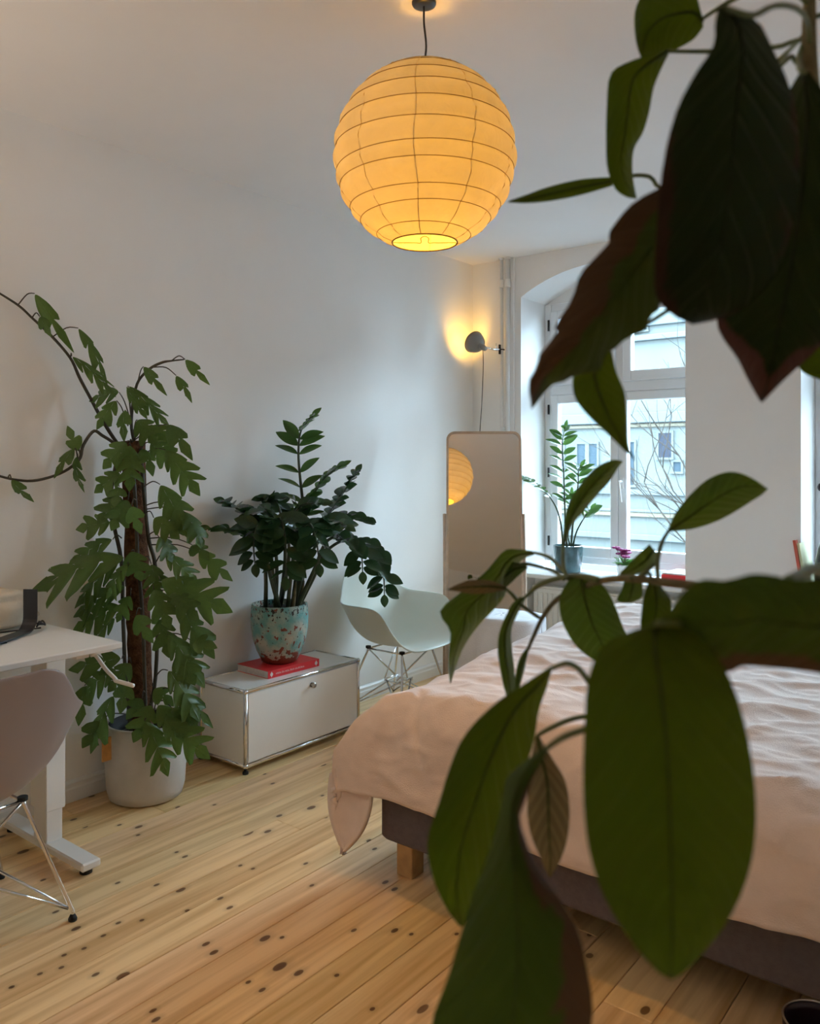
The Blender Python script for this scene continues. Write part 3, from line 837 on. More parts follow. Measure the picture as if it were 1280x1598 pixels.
# ------------------------------------------------------------------ ZZ plants
def leaflet(name, L_, W2, m, fold=.25, curl=.12):
    rows = []
    n = 9
    for i in range(n):
        s = i / (n - 1)
        w = W2 * (sin(pi * min(1, s * .97 + .02)) ** .75) * (1.12 - .35 * s)
        z0 = -curl * L_ * s * s
        rows.append([(-w, s * L_, z0 + fold * w), (-w * .5, s * L_, z0 + fold * w * .38), (0, s * L_, z0), (w * .5, s * L_, z0 + fold * w * .38), (w, s * L_, z0 + fold * w)])
    return MB().grid(rows, True).mesh(name, m, True)
ZL = leaflet('zz_leaflet', 1.0, .33, G['zz'])
ZLL = leaflet('zz_leaflet_fresh', 1.0, .25, G['zz_light'])
def basis(y, zhint):
    y = y.normalized(); x = y.cross(zhint)
    if x.length < 1e-4: x = y.cross(Vector((1, .2, .1)))
    x.normalize(); z = x.cross(y)
    return Matrix((x, y, z)).transposed().to_4x4()
def zz_stem(root, pts, npairs, size, me, r0=.011, start=.42, spread=1.0, rng=random):
    q = catmull([tuple(p) for p in pts], 40)
    rr_ = [r0 * (1 - .75 * i / 39) for i in range(40)]
    st = MB().tube(q, rr_, 7).build('stem', M['stem_zz'], root, True)
    for k in range(npairs):
        f = start + (1 - start) * (k + .5) / npairs
        i = min(int(f * 39), 37); p = Vector(q[i]); t = (Vector(q[i + 1]) - p).normalized()
        side = t.cross(Vector((0, 0, 1)))
        if side.length < .25: side = t.cross(Vector((SY, -CY_, 0)))
        side.normalize()
        view = Vector((SY, -CY_, .55)).normalized()
        sz = size * 1.22 * (.75 + .5 * sin(pi * min(1, (f - start) / (1 - start) * .85 + .12))) * rng.uniform(.88, 1.1)
        for s in (-1, 1):
            d = (t * .55 + side * s * spread + Vector((rng.uniform(-.2, .2), rng.uniform(-.2, .2), rng.uniform(-.1, .25)))).normalized()
            up = (t.cross(side) * rng.choice((1, -1)) * .2 + view * .95 + Vector((0, 0, .45)) + Vector((rng.uniform(-.3, .3), rng.uniform(-.3, .3), 0)))
            put(me, 'leaf', st, Matrix.Translation(p + d * .006) @ basis(d, up) @ Matrix.Scale(sz, 4))
    t = (Vector(q[39]) - Vector(q[37])).normalized()
    put(me, 'leaf', st, Matrix.Translation(Vector(q[39])) @ basis(t, Vector((SY, -CY_, .6))) @ Matrix.Scale(size * .8, 4))

pc = Vector((-3.185, 2.935, bz + bh))
zp = thing('zz_plant', 'big dark zz plant in turquoise pot on the white cabinet', 'plant', pc)
ph = .300
pot = MB().lathe([(.0, 0), (.080, 0), (.092, .008), (.118, .06), (.138, .12), (.147, .18), (.149, .23), (.146, .28), (.144, ph), (.134, ph), (.134, .262), (0, .262)], pc, 48)
pot.v = [tuple(p) for p in pot.v]
po = pot.build('pot', M['turquoise'], zp, True)
po.data.set_sharp_from_angle(angle=radians(50))
MB().lathe([(.133, .262), (.133, .272), (.06, .282), (0, .284)], pc, 30).build('soil', M['soil'], zp, True)
random.seed(21)
DZ = 4.30
ZB = pc.z + .27
def zb(ox, oy): return (pc.x + ox, pc.y + oy, ZB)
S = [  # (base offset, via pixels (px,py,depth)..., pairs, size, mesh)
 ((.05, .03), [(478,860,4.30),(474,800,4.30),(466,714,4.32),(470,672,4.32),(487,650,4.32)], 11, .085, ZLL, .36),
 ((.04, .05), [(468,860,4.34),(482,790,4.36),(505,748,4.36),(532,728,4.36)], 9, .080, ZLL, .42),
 ((.06, .06), [(472,870,4.36),(505,815,4.42),(535,770,4.46),(556,737,4.48)], 12, .070, ZL, .42),
 ((.07, .07), [(478,880,4.36),(510,830,4.42),(545,805,4.48),(573,812,4.52)], 10, .070, ZL, .42),
 ((.08, .05), [(490,900,4.28),(508,862,4.26),(542,842,4.26),(578,852,4.28),(597,890,4.30),(600,928,4.30)], 12, .085, ZL, .42),
 ((.09, .03), [(490,890,4.22),(510,845,4.18),(540,838,4.16),(562,858,4.16),(566,892,4.16)], 9, .085, ZL, .42),
 ((-.03, -.07), [(415,900,4.20),(410,840,4.16),(385,800,4.14),(350,784,4.14)], 9, .080, ZL, .45),
 ((-.02, -.08), [(414,890,4.18),(400,845,4.12),(365,830,4.10),(326,824,4.08)], 11, .075, ZLL, .42),
 ((.03, -.03), [(425,890,4.14),(425,830,4.06),(438,812,3.99),(446,850,3.95),(446,900,3.95)], 9, .090, ZL, .40),
 ((.05, -.04), [(420,890,4.12),(412,835,4.02),(402,822,3.96),(396,850,3.93),(398,880,3.93)], 8, .085, ZL, .42),
 ((.07, -.01), [(455,890,4.14),(465,835,4.05),(483,818,4.00),(494,845,3.97),(498,880,3.97)], 8, .085, ZL, .42),
 ((-.02, .02), [(445,870,4.34),(440,810,4.36),(428,780,4.40),(410,778,4.42)], 8, .08, ZL, .4),
 ((.0, .0), [(450,880,4.28),(452,820,4.24),(470,790,4.2),(500,785,4.16)], 9, .085, ZL, .4),
 ((.02, -.05), [(432,890,4.18),(428,840,4.12),(418,800,4.1),(388,805,4.1)], 8, .085, ZL, .42),
 ((.06, .04), [(476,880,4.26),(492,830,4.2),(515,812,4.16),(538,820,4.12)], 8, .085, ZL, .4),
]
for (bo, via, npair, sz, me, st0) in S:
    zz_stem(zp, [zb(*bo)] + [PW(*v) for v in via], npair, sz, me, .012, st0)
for (ox, oy, tx) in ((.09, .05, .02), (.10, .0, .0)):   # dry stubs at the rim
    MB().curve([zb(ox, oy), (pc.x + ox + tx * .5, pc.y + oy + .01, ZB + .07), (pc.x + ox + tx, pc.y + oy + .02, ZB + .15)], [.011, .009, .004], 8, 7).build('dry_stub', M['bark'], zp, True)

# sill plant in the teal pot
sp_ = onY(887, 892, 5.16); spc = Vector((sp_.x, 5.16, ZS))
zs = thing('sill_zz_plant', 'sparse young zz plant in dark teal glazed pot on window sill', 'plant', spc)
MB().lathe([(0, 0), (.078, 0), (.086, .006), (.094, .06), (.100, .13), (.102, .188), (.094, .190), (.092, .165), (0, .165)], spc, 36).build('pot', M['teal_glaze'], zs, True).data.set_sharp_from_angle(angle=radians(50))
MB().lathe([(.092, .164), (.05, .172), (0, .174)], spc, 24).build('soil', M['soil'], zs, True)
def sP(px, py, y=5.16): return onY(px, py, y)
ZLS = leaflet('zz_leaflet_young', 1.0, .23, G['zz_light'])
bz_ = spc.z + .165
for (bo, via, npair, sz, s0) in (((-.01, 0), [sP(882,800,5.15), sP(880,740,5.15), sP(878,690,5.15), sP(882,668,5.15)], 11, .075, .32),
                                ((-.03, -.02), [sP(874,810,5.08), sP(860,778,5.05), sP(838,758,5.03), sP(818,745,5.02)], 8, .055, .5),
                                ((.02, 0), [sP(896,800,5.14), sP(902,760,5.13), sP(903,735,5.13), sP(906,728,5.13)], 5, .075, .5),
                                ((.03, .0), [sP(900,830,5.12), sP(912,808,5.10), sP(922,795,5.09)], 3, .075, .6),
                                ((.01, .02), [sP(886,830,5.2), sP(890,795,5.2), sP(892,772,5.2)], 4, .07, .6)):
    zz_stem(zs, [(spc.x + bo[0], spc.y + bo[1], bz_)] + via, npair, sz, ZLS, .008, s0)

# purple potted flower and red box on the sill
fp = onY(975, 900, 5.14); fpc = Vector((fp.x, 5.14, ZS))
pf = thing('potted_flower', 'small pot of purple flowers on the window sill', 'plant', fpc)
MB().lathe([(0, 0), (.042, 0), (.055, .085), (.058, .09), (.05, .09), (.048, .075), (0, .075)], fpc, 24).build('pot', M['white_gloss'], pf, True)
random.seed(8)
FL = leaflet('flower_leaf', 1.0, .32, G['flower_leaf'])
for k in range(22):
    a = random.uniform(0, 2 * pi); d = Vector((cos(a), sin(a), random.uniform(.2, 1.2))).normalized()
    put(FL, 'leaf', pf, Matrix.Translation(fpc + Vector((0, 0, .08))) @ basis(d, Vector((0, 0, 1))) @ Matrix.Scale(random.uniform(.06, .1), 4))
for k in range(12):
    a = random.uniform(0, 2 * pi); r = random.uniform(0, .085)
    c = fpc + Vector((r * cos(a), r * sin(a), random.uniform(.14, .20)))
    q = MB()
    for j in range(6):
        b = j * pi / 3 + a
        q.ball((c.x + .016 * cos(b), c.y + .016 * sin(b), c.z), .0145, 8, 5, (1, 1, .5))
    q.ball((c.x, c.y, c.z + .004), .006, 6, 4)
    q.build('flower', M['purple_flower'], pf, True)
    MB().tube([fpc + Vector((0, 0, .075)), c], .0015, 4).build('flower_stem', M['stem_green'], pf)
b0 = onY(1034, 905, 5.02)
rbx = thing('red_box', 'flat red box with white top lying on the window sill', 'box', (b0.x + .12, 5.10, ZS))
MB().box((b0.x, 5.00, ZS), (b0.x + .28, 5.26, ZS + .068), .003).build('body', M['red'], rbx)
MB().box((b0.x + .004, 5.004, ZS + .068), (b0.x + .276, 5.256, ZS + .078), .003).build('lid', M['print_white'], rbx)
MB().box((b0.x + .09, 5.19, ZS + .078), (b0.x + .26, 5.235, ZS + .095), .003).build('dark_bar', M['shutter'], rbx)
MB().box((b0.x + .14, 5.04, ZS + .078), (b0.x + .20, 5.07, ZS + .082), .002).build('button', M['teal_glaze'], rbx)
MB().lathe([(.006, 0), (.006, .002)], (b0.x + .13, 5.0, ZS + .027), 10, (0, -1, 0)).build('lock', M['black'], rbx)

# right recess: leaning books, dark vase
for k, (px, w, h, mm, lb) in enumerate(((1260, .016, .33, (.62, .12, .07), 'tall orange-red book leaning in the right window recess'), (1266, .012, .315, (.62, .60, .36), 'tall pale yellow book leaning beside the orange-red one'))):
    c = onY(px, 900, 5.06)
    bm = mat('book_cover', mm, .5, var=.15, scale=12)
    bo = thing('leaning_book', lb, 'book', (c.x, 5.06, ZS), group='books in the right recess')
    ang = radians(-9)
    def lean(q, c=c, ang=ang):
        R_ = Matrix.Rotation(ang, 3, 'Y')
        base = Vector((c.x, 5.06, ZS + .003)); q.v = [tuple(base + R_ @ Vector(p)) for p in q.v]; return q
    lean(MB().box((0, -.11, 0), (.002, .11, h))).build('cover', bm, bo)
    lean(MB().box((w - .002, -.11, 0), (w, .11, h))).build('cover', bm, bo)
    lean(MB().box((.002, -.112, 0), (w - .002, -.108, h))).build('spine', bm, bo)
    lean(MB().box((.002, -.107, .003), (w - .002, .107, h - .003))).build('pages', M['paper'], bo)
vc = onY(1298, 900, 4.99 + .1)
va = thing('dark_vase', 'dark plum vase with dried stems cut by the right edge', 'vase', (vc.x, 5.09, ZS))
MB().lathe([(0, 0), (.055, 0), (.085, .06), (.09, .16), (.07, .28), (.04, .36), (.03, .42), (.036, .45), (.03, .45), (.024, .42), (0, .40)], (vc.x, 5.09, ZS), 28).build('body', M['plum'], va, True)
random.seed(3)
for k in range(7):
    a = random.uniform(0, 6.28); top = Vector((vc.x + .07 * cos(a), 5.09 + .06 * sin(a), ZS + random.uniform(.62, .75)))
    st = MB().tube([(vc.x, 5.09, ZS + .41), top], .002, 5).build('dried_stem', M['stem_dark'], va)
    MB().ball(top, .016, 8, 6, (1, 1, 1.4)).build('seed_head', M['plum'], st, True)

# ------------------------------------------------------------------ shell chairs
def shell_chair(name, label, loc, rz, m):
    root = thing(name, label, 'chair', loc, rz, 'shell armchairs on wire bases')
    # rows: (centre x,z) (edge y, x, z); x = forward
    K = [ # cx,   cz,   ey,   ex,   ez
     ( .270, .415, .190, .262, .428),
     ( .250, .430, .225, .248, .440),
     ( .205, .430, .256, .222, .472),
     ( .150, .422, .276, .196, .525),
     ( .090, .412, .290, .168, .588),
     ( .030, .405, .300, .132, .638),
     (-.030, .402, .308, .080, .662),
     (-.085, .404, .314, .015, .667),
     (-.135, .417, .316, -.055, .667),
     (-.180, .455, .312, -.120, .668),
     (-.210, .520, .292, -.172, .675),
     (-.232, .600, .254, -.212, .706),
     (-.250, .690, .216, -.238, .770),
     (-.264, .775, .178, -.258, .818),
     (-.275, .835, .110, -.273, .838)]
    R_ = catmull(K, 37)
    rows = []
    for (cx, cz, ey, ex, ez) in R_:
        row = []
        for j in range(-14, 15):
            f = abs(j) / 14; s = 1 if j >= 0 else -1
            b0, b1, b2, b3 = (1-f)**3, 3*(1-f)**2*f, 3*(1-f)*f*f, f**3
            lift = ez - cz
            y = b1 * ey * .42 + b2 * ey * .88 + b3 * ey * .95
            z = b0 * cz + b1 * (cz + lift * .01) + b2 * (cz + lift * .22) + b3 * ez
            x = b0 * cx + b1 * cx + b2 * (cx * .45 + ex * .55) + b3 * ex
            if f > .74 and .43 < ez: y += ((f - .74) / .26) ** 2.2 * .034 * min(1, max(0, lift) / .15)
            row.append((x, s * y, z))
        rows.append(row)
    sh_ = MB().grid(rows).build('shell', m, root, True, world=False)
    md = sh_.modifiers.new('thick', 'SOLIDIFY'); md.thickness = .009; md.offset = 0
    md = sh_.modifiers.new('sub', 'SUBSURF'); md.levels = 1; md.render_levels = 1
    w = .0052
    top = {}; foot = {}
    for sx in (1, -1):
        for sy in (1, -1):
            T = (.135 if sx > 0 else -.115, sy * .135, .395); Fo = (.215 if sx > 0 else -.235, sy * .235, .012)
            top[(sx, sy)] = T; foot[(sx, sy)] = Fo
            MB().tube([T, (T[0]*1.02, T[1]*1.03, .375), (Fo[0], Fo[1], .03), Fo], .0065, 8).build('leg', M['chrome'], root, True, world=False)
            MB().lathe([(.013, 0), (.014, .008), (.008, .02)], Fo[:2] + (0,), 12).build('foot', M['rubber'], root, True, world=False)
            MB().lathe([(.016, .39), (.016, .402)], T[:2] + (0,), 12).build('shock_mount', M['rubber'], root, world=False)
    def wire(a, b, nm='strut'): MB().tube([a, b], w, 7).build(nm, M['chrome'], root, True, world=False)
    hubx, hubz = .0, .19
    for sy in (1, -1):
        for sx in (1, -1):
            h1 = (sx * .07, sy * .0, .215); h2 = (0, sy * .07, .195)
            f = foot[(sx, sy)]; f = (f[0] * .96, f[1] * .96, .04)
            wire((top[(sx, sy)][0], top[(sx, sy)][1], .385), (-.02 + sx * .045, -sy * .05, .205))
            wire(f, (sx * .05, -sy * .055, .205))
            wire(f, (-sx * .045, sy * .055, .195))
    for a, b in (((.055, -.06, .205), (.055, .06, .205)), ((-.055, -.06, .205), (-.055, .06, .205)), ((-.06, .055, .195), (.06, .055, .195)), ((-.06, -.055, .195), (.06, -.055, .195))): wire(a, b, 'hub_wire')
    for sx in (1, -1): wire((top[(sx, 1)][0], .135, .388), (top[(sx, -1)][0], -.135, .388), 'cross_wire')
    for sy in (1, -1): wire((top[(1, sy)][0], sy * .135, .388), (top[(-1, sy)][0], sy * .135, .388), 'cross_wire')
    return root
shell_chair('shell_armchair', 'pale mint-white plastic shell armchair on chrome wire base beside cabinet', (-3.015, 3.71, 0), radians(0), M['mint'])
shell_chair('shell_armchair', 'mauve-grey plastic shell armchair pulled up to the desk', (-2.705, 1.15, 0), radians(182), M['mauve'])

# white cloth over a low bench behind the bed
random.seed(2)
bc_ = Vector((-2.40, 3.86, 0))
bn = thing('cloth_bench', 'low bench draped in white cloth between mirror and bed', 'bench', bc_, radians(10))
for sx in (-1, 1):
    for sy in (-1, 1): MB().box((sx*.16 - .02, sy*.11 - .02, 0), (sx*.16 + .02, sy*.11 + .02, .58), .003).build('leg', M['oak'], bn, world=False)
MB().box((-.19, -.14, .58), (.19, .14, .60), .004).build('seat', M['oak'], bn, world=False)
rows = []
per = []
for k in range(97):
    a = 2 * pi * k / 96
    c_, s_ = cos(a), sin(a); e = 5.0
    r = (abs(c_ / .215) ** e + abs(s_ / .165) ** e) ** (-1 / e)
    per.append((c_, s_, r, a))
for (f, dz) in [(0.0, 0), (.3, 0), (.6, 0), (.85, 0), (.96, -.004), (1.0, -.02)]:
    rows.append([(r * f * c_, r * f * s_, .625 + dz + .004 * noise.noise(Vector((c_ * f * 6, s_ * f * 6, 0)))) for (c_, s_, r, a) in per])
for k in range(1, 13):
    g = k / 12
    rows.append([((r + (.012 * sin(a * 13) + .018 * sin(a * 7 + 1) + .02) * g) * c_, (r + (.012 * sin(a * 13) + .018 * sin(a * 7 + 1) + .02) * g) * s_, .605 - .42 * g + .01 * sin(a * 5)) for (c_, s_, r, a) in per])
o = MB().grid(rows).build('cloth', M['white_linen'], bn, True, world=False)
md = o.modifiers.new('thick', 'SOLIDIFY'); md.thickness = .004

# ------------------------------------------------------------------ bed and duvet
BX0, BX1, BY0, BY1 = -1.90, .14, 2.215, 4.0
bed = thing('bed', 'upholstered dark grey box bed on short wooden legs', 'bed', ((BX0+BX1)/2, (BY0+BY1)/2, 0))
def rbox(x0, y0, z0, x1, y1, z1, r, n=5):
    q = MB(); rows = []
    prof = [(r*.25, z0)] + [(0, z0 + r * .25), (0, z1 - r * .25), (r * .25, z1)]
    for (ins, z) in prof:
        row = []
        for (cx, cy, a0) in ((x1 - r, y1 - r, 0), (x0 + r, y1 - r, 90), (x0 + r, y0 + r, 180), (x1 - r, y0 + r, 270)):
            for k in range(n + 1):
                a = radians(a0 + 90 * k / n); row.append((cx + (r - ins) * cos(a), cy + (r - ins) * sin(a), z))
        row.append(row[0]); rows.append(row)
    q.grid(rows); m_ = len(rows[0]); 
    q.f.append(tuple(range(m_ - 2, -1, -1))); q.f.append(tuple((len(rows)-1)*m_ + k for k in range(m_ - 1)))
    return q
smooth_auto(rbox(BX0, BY0, .135, BX1, BY1, .40, .045).build('box_base', M['grey_fabric'], bed))
smooth_auto(rbox(BX0 + .01, BY0 + .01, .40, BX1, BY1 - .01, .575, .05).build('mattress', M['white_linen'], bed))
for x in (BX0 + .085, BX1 - .1):
    for y in (BY0 + .085, BY1 - .1):
        smooth_auto(MB().box((x - .035, y - .035, 0), (x + .035, y + .035, .135), .003).build('leg', M['oak'], bed))

def roll(q, R, R0):
    a = R0 - q
    if a <= 0: return q, 0.0, 0.0
    if a < R * pi / 2: return R0 - R * sin(a / R), R * (1 - cos(a / R)), a
    return R0 - R, R + a - R * pi / 2, a
RN, RN0, RLf, RLf0 = .15, .085, .29, .175
TOPZ = .655
over_n = RN * pi / 2 - RN0 + (.35 - RN)
over_l = RLf * pi / 2 - RLf0 + (.37 - RLf)
rows = []
ni, nj = 190, 210
for i in range(ni + 1):
    s = -over_l + (BX1 - .02 - BX0 + over_l) * i / ni
    row = []
    for j in range(nj + 1):
        t = -over_n + (BY1 - BY0 + over_n + .16) * j / nj
        hs, ds, as_ = roll(s, RLf, RLf0)
        ht, dt, at = roll(t, RN, RN0)
        tf = (BY1 - BY0) - t
        hf, df, af = roll(tf, .14, .06)
        if tf < .06: ht = (BY1 - BY0) - hf; dt = df
        drop = (ds ** 5 + dt ** 5) ** .2
        x = BX0 + hs; y = BY0 + ht
        topness = max(0.0, 1 - drop / .12)
        hump = .085 * math.exp(-((s - .28) / .45) ** 2 - ((t - 1.6) / .33) ** 2) + .02 * sin(s * 2.3 + 1) * topness
        hump += .05 * math.exp(-((t - .95) / .5) ** 2) * topness
        v = Vector((s * 1.0, t * 1.0, 3.1))
        wr = .020 * noise.noise(Vector((s * 2.0, t * 3.2, 1.7))) + .010 * noise.noise(Vector((s * 5 + t * 2, t * 9, 4.2)))
        rid = 1 - abs(noise.noise(Vector((s * 3.0 + t * 1.2, t * 6.5 - s * 1.5, 9.3)))) * 2.2
        wr += .010 * max(rid, 0) ** 3
        rid2 = 1 - abs(noise.noise(Vector((s * 9.0 + t * 5, t * 17 - s * 4, 2.3)))) * 2.4
        wr += .0045 * max(rid2, 0) ** 2
        edge = 1 - topness
        if t < .25 and dt > 0:      # soft hanging folds on the near side
            k_ = min(1, dt / .15)
            wr += k_ * (.014 * noise.noise(Vector((s * 4.2, t * 1.3, 7.7))) + .007 * noise.noise(Vector((s * 11 + t * 3, t * 5, 3.3))))
            cr_d = (s - .17 - (.02 - t) * .42)
            wr += -.016 * math.exp(-(cr_d / .018) ** 2) * min(1, max(0, (.12 - t) / .08)) * max(0, 1 - max(0, -t - .12) / .15)
        nz = Vector((0, 0, 1)) * topness
        if at > 0 and t < .5: nz += Vector((0, -1, 0)) * edge * min(1, dt / .12)
        if as_ > 0: nz += Vector((-1, 0, 0)) * edge * min(1, ds / .12)
        if nz.length > 1e-6: nz.normalize()
        p = Vector((x, y, TOPZ + hump - drop)) + nz * wr
        if as_ > 0 and at > 0 and t < .5:                  # slack cloth bulges out at the corner
            c = min(as_ / (over_l + RLf0), at / (over_n + RN0)); c = c * c * (3 - 2 * c)
            p += Vector((-.018, -.022, 0)) * c
        hem = max(0.0, (-t - (over_n - .05)) / .05)
        if t < 0: p.z += .012 * sin(s * 5.2 + .5) * min(1, -t / over_n) - .012 * hem * 0
        p.z = max(p.z, .04)
        row.append(p)
    rows.append(row)
dv = MB().grid(rows).build('duvet', M['linen'], None, True)
tag(dv, 'rumpled pale pink linen duvet spread over the bed and drooping at the corner', 'duvet')
md = dv.modifiers.new('thick', 'SOLIDIFY'); md.thickness = .014; md.offset = 1
cz_ = TOPZ - .35 + .05
top_l = Vector((BX0 - .120, BY0 + .34, cz_)); top_c = Vector((BX0 - .140, BY0 - .080, cz_)); top_r = Vector((BX0 + .035, BY0 - .058, cz_))
tipp = Vector((BX0 - .095, BY0 - .07, .075))
rows = []
for i in range(25):
    f = i / 24; g = f ** 1.25
    pc_ = top_c.lerp(tipp, f) + Vector((-.020, -.010, 0)) * sin(pi * min(1, f * 1.1))
    pr_ = top_r.lerp(tipp, g) + Vector((.030, -.004, .0)) * sin(pi * f); pr_.z = pc_.z + .055 * (1 - f) * -1 * f
    pl_ = top_l.lerp(tipp, f ** .8); pl_.z = pc_.z
    row = []
    for k in range(10): row.append(pl_.lerp(pc_, k / 10) + Vector((-.006 * sin(k * 1.9), 0, 0)))
    for k in range(13):
        u = k / 12
        row.append(pc_.lerp(pr_, u) + Vector((0, .045 * sin(pi * u) * (1 - f), 0)))
    rows.append(row)
cf = MB().grid(rows).build('corner_fold', M['linen'], dv, True)
md = cf.modifiers.new('thick', 'SOLIDIFY'); md.thickness = .012

# ------------------------------------------------------------------ desk and what stands on it
DX0, DX1, DY1, DZT = -3.33, -2.68, 1.70, .812
dk = thing('standing_desk', 'white height-adjustable desk with crank handle at left edge', 'desk', (-3.0, 1.05, 0))
MB().box((DX0, DY1 - 1.35, DZT - .022), (DX1, DY1, DZT), .003).build('table_top', M['desk_white'], dk)
for y in (DY1 - .115, DY1 - 1.235):
    MB().box((-3.04, y - .034, .30 if False else .05), (-2.945, y + .030, .18), .003).build('lower_column', M['desk_white'], dk)
    MB().box((-3.05, y - .040, .17), (-2.935, y + .036, DZT - .05), .003).build('upper_column', M['desk_white'], dk)
    MB().box((-3.30, y - .038, .022), (-2.69, y + .036, .052), .006).build('foot_bar', M['desk_white'], dk)
    for x in (-3.27, -2.73): MB().lathe([(.022, 0), (.022, .022)], (x, y, 0), 14).build('glide', M['rubber'], dk)
    MB().box((-3.25, y - .025, DZT - .05), (-2.75, y + .025, DZT - .022), .002).build('support_arm', M['desk_white'], dk)
MB().box((-3.03, DY1 - 1.235, DZT - .062), (-2.97, DY1 - .115, DZT - .03), .002).build('crossbeam', M['desk_white'], dk)
c0 = Vector(P(150, 1026, 3.02)); c1 = Vector(P(180, 1062, 2.98)); c2 = Vector(P(208, 1070, 2.92))
MB().box((c0.x - .03, c0.y - .03, DZT - .045), (c0.x + .03, c0.y + .05, DZT - .022), .003).build('crank_bracket', M['desk_white'], dk)
MB().curve([c0 + Vector((0, -.02, .012)), c0 + Vector((0, 0, .006)), c0 * .5 + c1 * .5, c1 + Vector((0, 0, .006)), c1, c1 * .6 + c2 * .4, c2], .0075, 28, 8).build('crank', M['white_gloss'], dk, True)
# black bent stand
bs0 = Vector((-3.09, 1.43, DZT))
p0 = onz(48, 986, DZT); 
st_ = thing('bent_stand', 'black bent metal stand with upright end on the desk', 'stand', (p0.x, p0.y, DZT))
wv = Vector((SY, -CY_, 0)); wv = Vector((1, 0, 0))
path = []
du = onz(-2, 1004, DZT) - onz(48, 986, DZT); du.z = 0; du.normalize()
H_ = .165
for z in (H_, .12, .07): path.append((0, z))
for k in range(1, 8):
    a = radians(90 * k / 7); path.append((.055 * (1 - cos(a)), .006 + .055 * (1 - sin(a))))
path += [(.12, .006), (.2, .006), (.30, .006)]
base = p0 - du * .0
wdir = Vector((du.y, -du.x, 0)) * -1
V = []; Fs = []
for (u, z) in path:
    for w in (-.028, .028):
        V.append(base + du * u + wdir * w * (1 if True else 1) + Vector((0, 0, DZT + z - base.z)))
n_ = len(path)
Fs = [(2*i, 2*i+1, 2*i+3, 2*i+2) for i in range(n_ - 1)]
o = MB().add(V, Fs).build('bent_plate', M['black_metal'], st_)
md = o.modifiers.new('thick', 'SOLIDIFY'); md.thickness = .005
pd = p0 + du * .2
MB().box((pd.x - .02, pd.y - .02, DZT), (pd.x + .02, pd.y + .02, DZT + .0035)).build('pad', M['rubber'], st_)
# bag
random.seed(9)
bp_ = onz(-20, 981, DZT)
bg = thing('paper_bag', 'crumpled cream bag with green print lying on the desk', 'bag', (bp_.x, bp_.y, DZT))
q = MB(); rows = []
for i in range(19):
    a = pi * i / 18; row = []
    for k in range(41):
        b = 2 * pi * k / 40
        r = 1 + .28 * noise.noise(Vector((cos(b) * 1.8, sin(b) * 1.8, cos(a) * 1.8 + 4))) + .10 * noise.noise(Vector((cos(b) * 5, sin(b) * 5, cos(a) * 5)))
        ex = lambda c_: (abs(c_) ** .6) * (1 if c_ >= 0 else -1)
        x, y = ex(cos(b)) * sin(a) ** .55 * .13 * r, ex(sin(b)) * sin(a) ** .55 * .165 * r
        z = .075 - .072 * ex(cos(a)) * (1 if cos(a) > 0 else r)
        row.append((bp_.x + x, bp_.y + y, max(DZT + z - .002, DZT + .0005)))
    rows.append(row)
q.grid(rows); q.build('bag_body', M['bag'], bg, True)
random.seed(14)
for k in range(7):   # loose green ink strokes of the print
    c = P(6 + random.uniform(-8, 9), 961 + random.uniform(-5, 5), 3.19)
    e = c + Vector((random.uniform(-.02, .02), random.uniform(-.02, .02), random.uniform(-.008, .008)))
    MB().tube([c, (c + e) * .5 + Vector((0, 0, .005)), e], .0022, 5).build('print_stroke', M['green_print'], bg)
# small black cable knot
ck = onz(64, 982, DZT)
cable = thing('cable_knot', 'small tangled black cable end beside the bent stand', 'cable', (ck.x, ck.y, DZT))
random.seed(6)
pts = [ck + Vector((random.uniform(-.018, .018), random.uniform(-.02, .02), .006 + random.uniform(0, .03))) for _ in range(12)]
MB().curve(pts, .0032, 70, 6).build('coil', M['black'], cable, True)
MB().curve([ck + Vector((0, 0, .006)), ck + Vector((-.02, -.06, .005)), ck + Vector((-.05, -.18, .005))], .003, 14, 6).build('lead', M['black'], cable, True)

# dark pot at the lower right beside the bed
gp = onz(1278, 1592, .22)
gq = thing('dark_bowl', 'dark pot with pale rim on the floor at lower right corner', 'pot', (gp.x, gp.y, 0))
MB().lathe([(0, 0), (.045, 0), (.062, .03), (.072, .12), (.075, .215), (.072, .218), (.068, .2), (.064, .12), (.05, .03), (0, .028)], (gp.x, gp.y, 0), 32).build('body', M['plum'], gq, True)
MB().open_lathe([(.0735, .214), (.0765, .217), (.0735, .220), (.0705, .217), (.0735, .214)], (gp.x, gp.y, 0), 32).build('rim', M['steel'], gq, True)

# ------------------------------------------------------------------ split-leaf climber on its coir pole
mp_ = Vector((-3.115, 2.10, 0)); mp_ = P(228, 1240, 3.62); mp_.z = 0
mo = thing('split_leaf_climber', 'tall split-leaf climbing plant on brown coir pole in grey pot', 'plant', mp_)
PD = 3.62
o = MB().lathe([(0, 0), (.135, 0), (.155, .010), (.166, .05), (.172, .15), (.174, .27), (.173, .325), (.169, .332), (.158, .332), (.155, .26), (0, .26)], mp_, 56).build('pot', M['concrete'], mo, True)
o.data.set_sharp_from_angle(angle=radians(50))
MB().lathe([(.156, .258), (.12, .268), (0, .275)], mp_, 32).build('soil', M['soil'], mo, True)
MB().open_lathe([(.150, .255), (.155, .325), (.1575, .325), (.1525, .255)], mp_, 40).build('inner_pot', M['rubber'], mo, True)
tl_ = P(172, 1172, 3.46); 
MB().box((tl_.x - .022, tl_.y - .028, tl_.z - .045), (tl_.x - .014, tl_.y + .028, tl_.z + .055), .003).build('leather_tab', M['leather'], mo)
pts = []
for k in range(30):
    z = .2 + 1.36 * k / 29
    f = k / 29
    q_ = P(222 - 14 * f, 900, PD)
    pts.append((q_.x, q_.y, z))
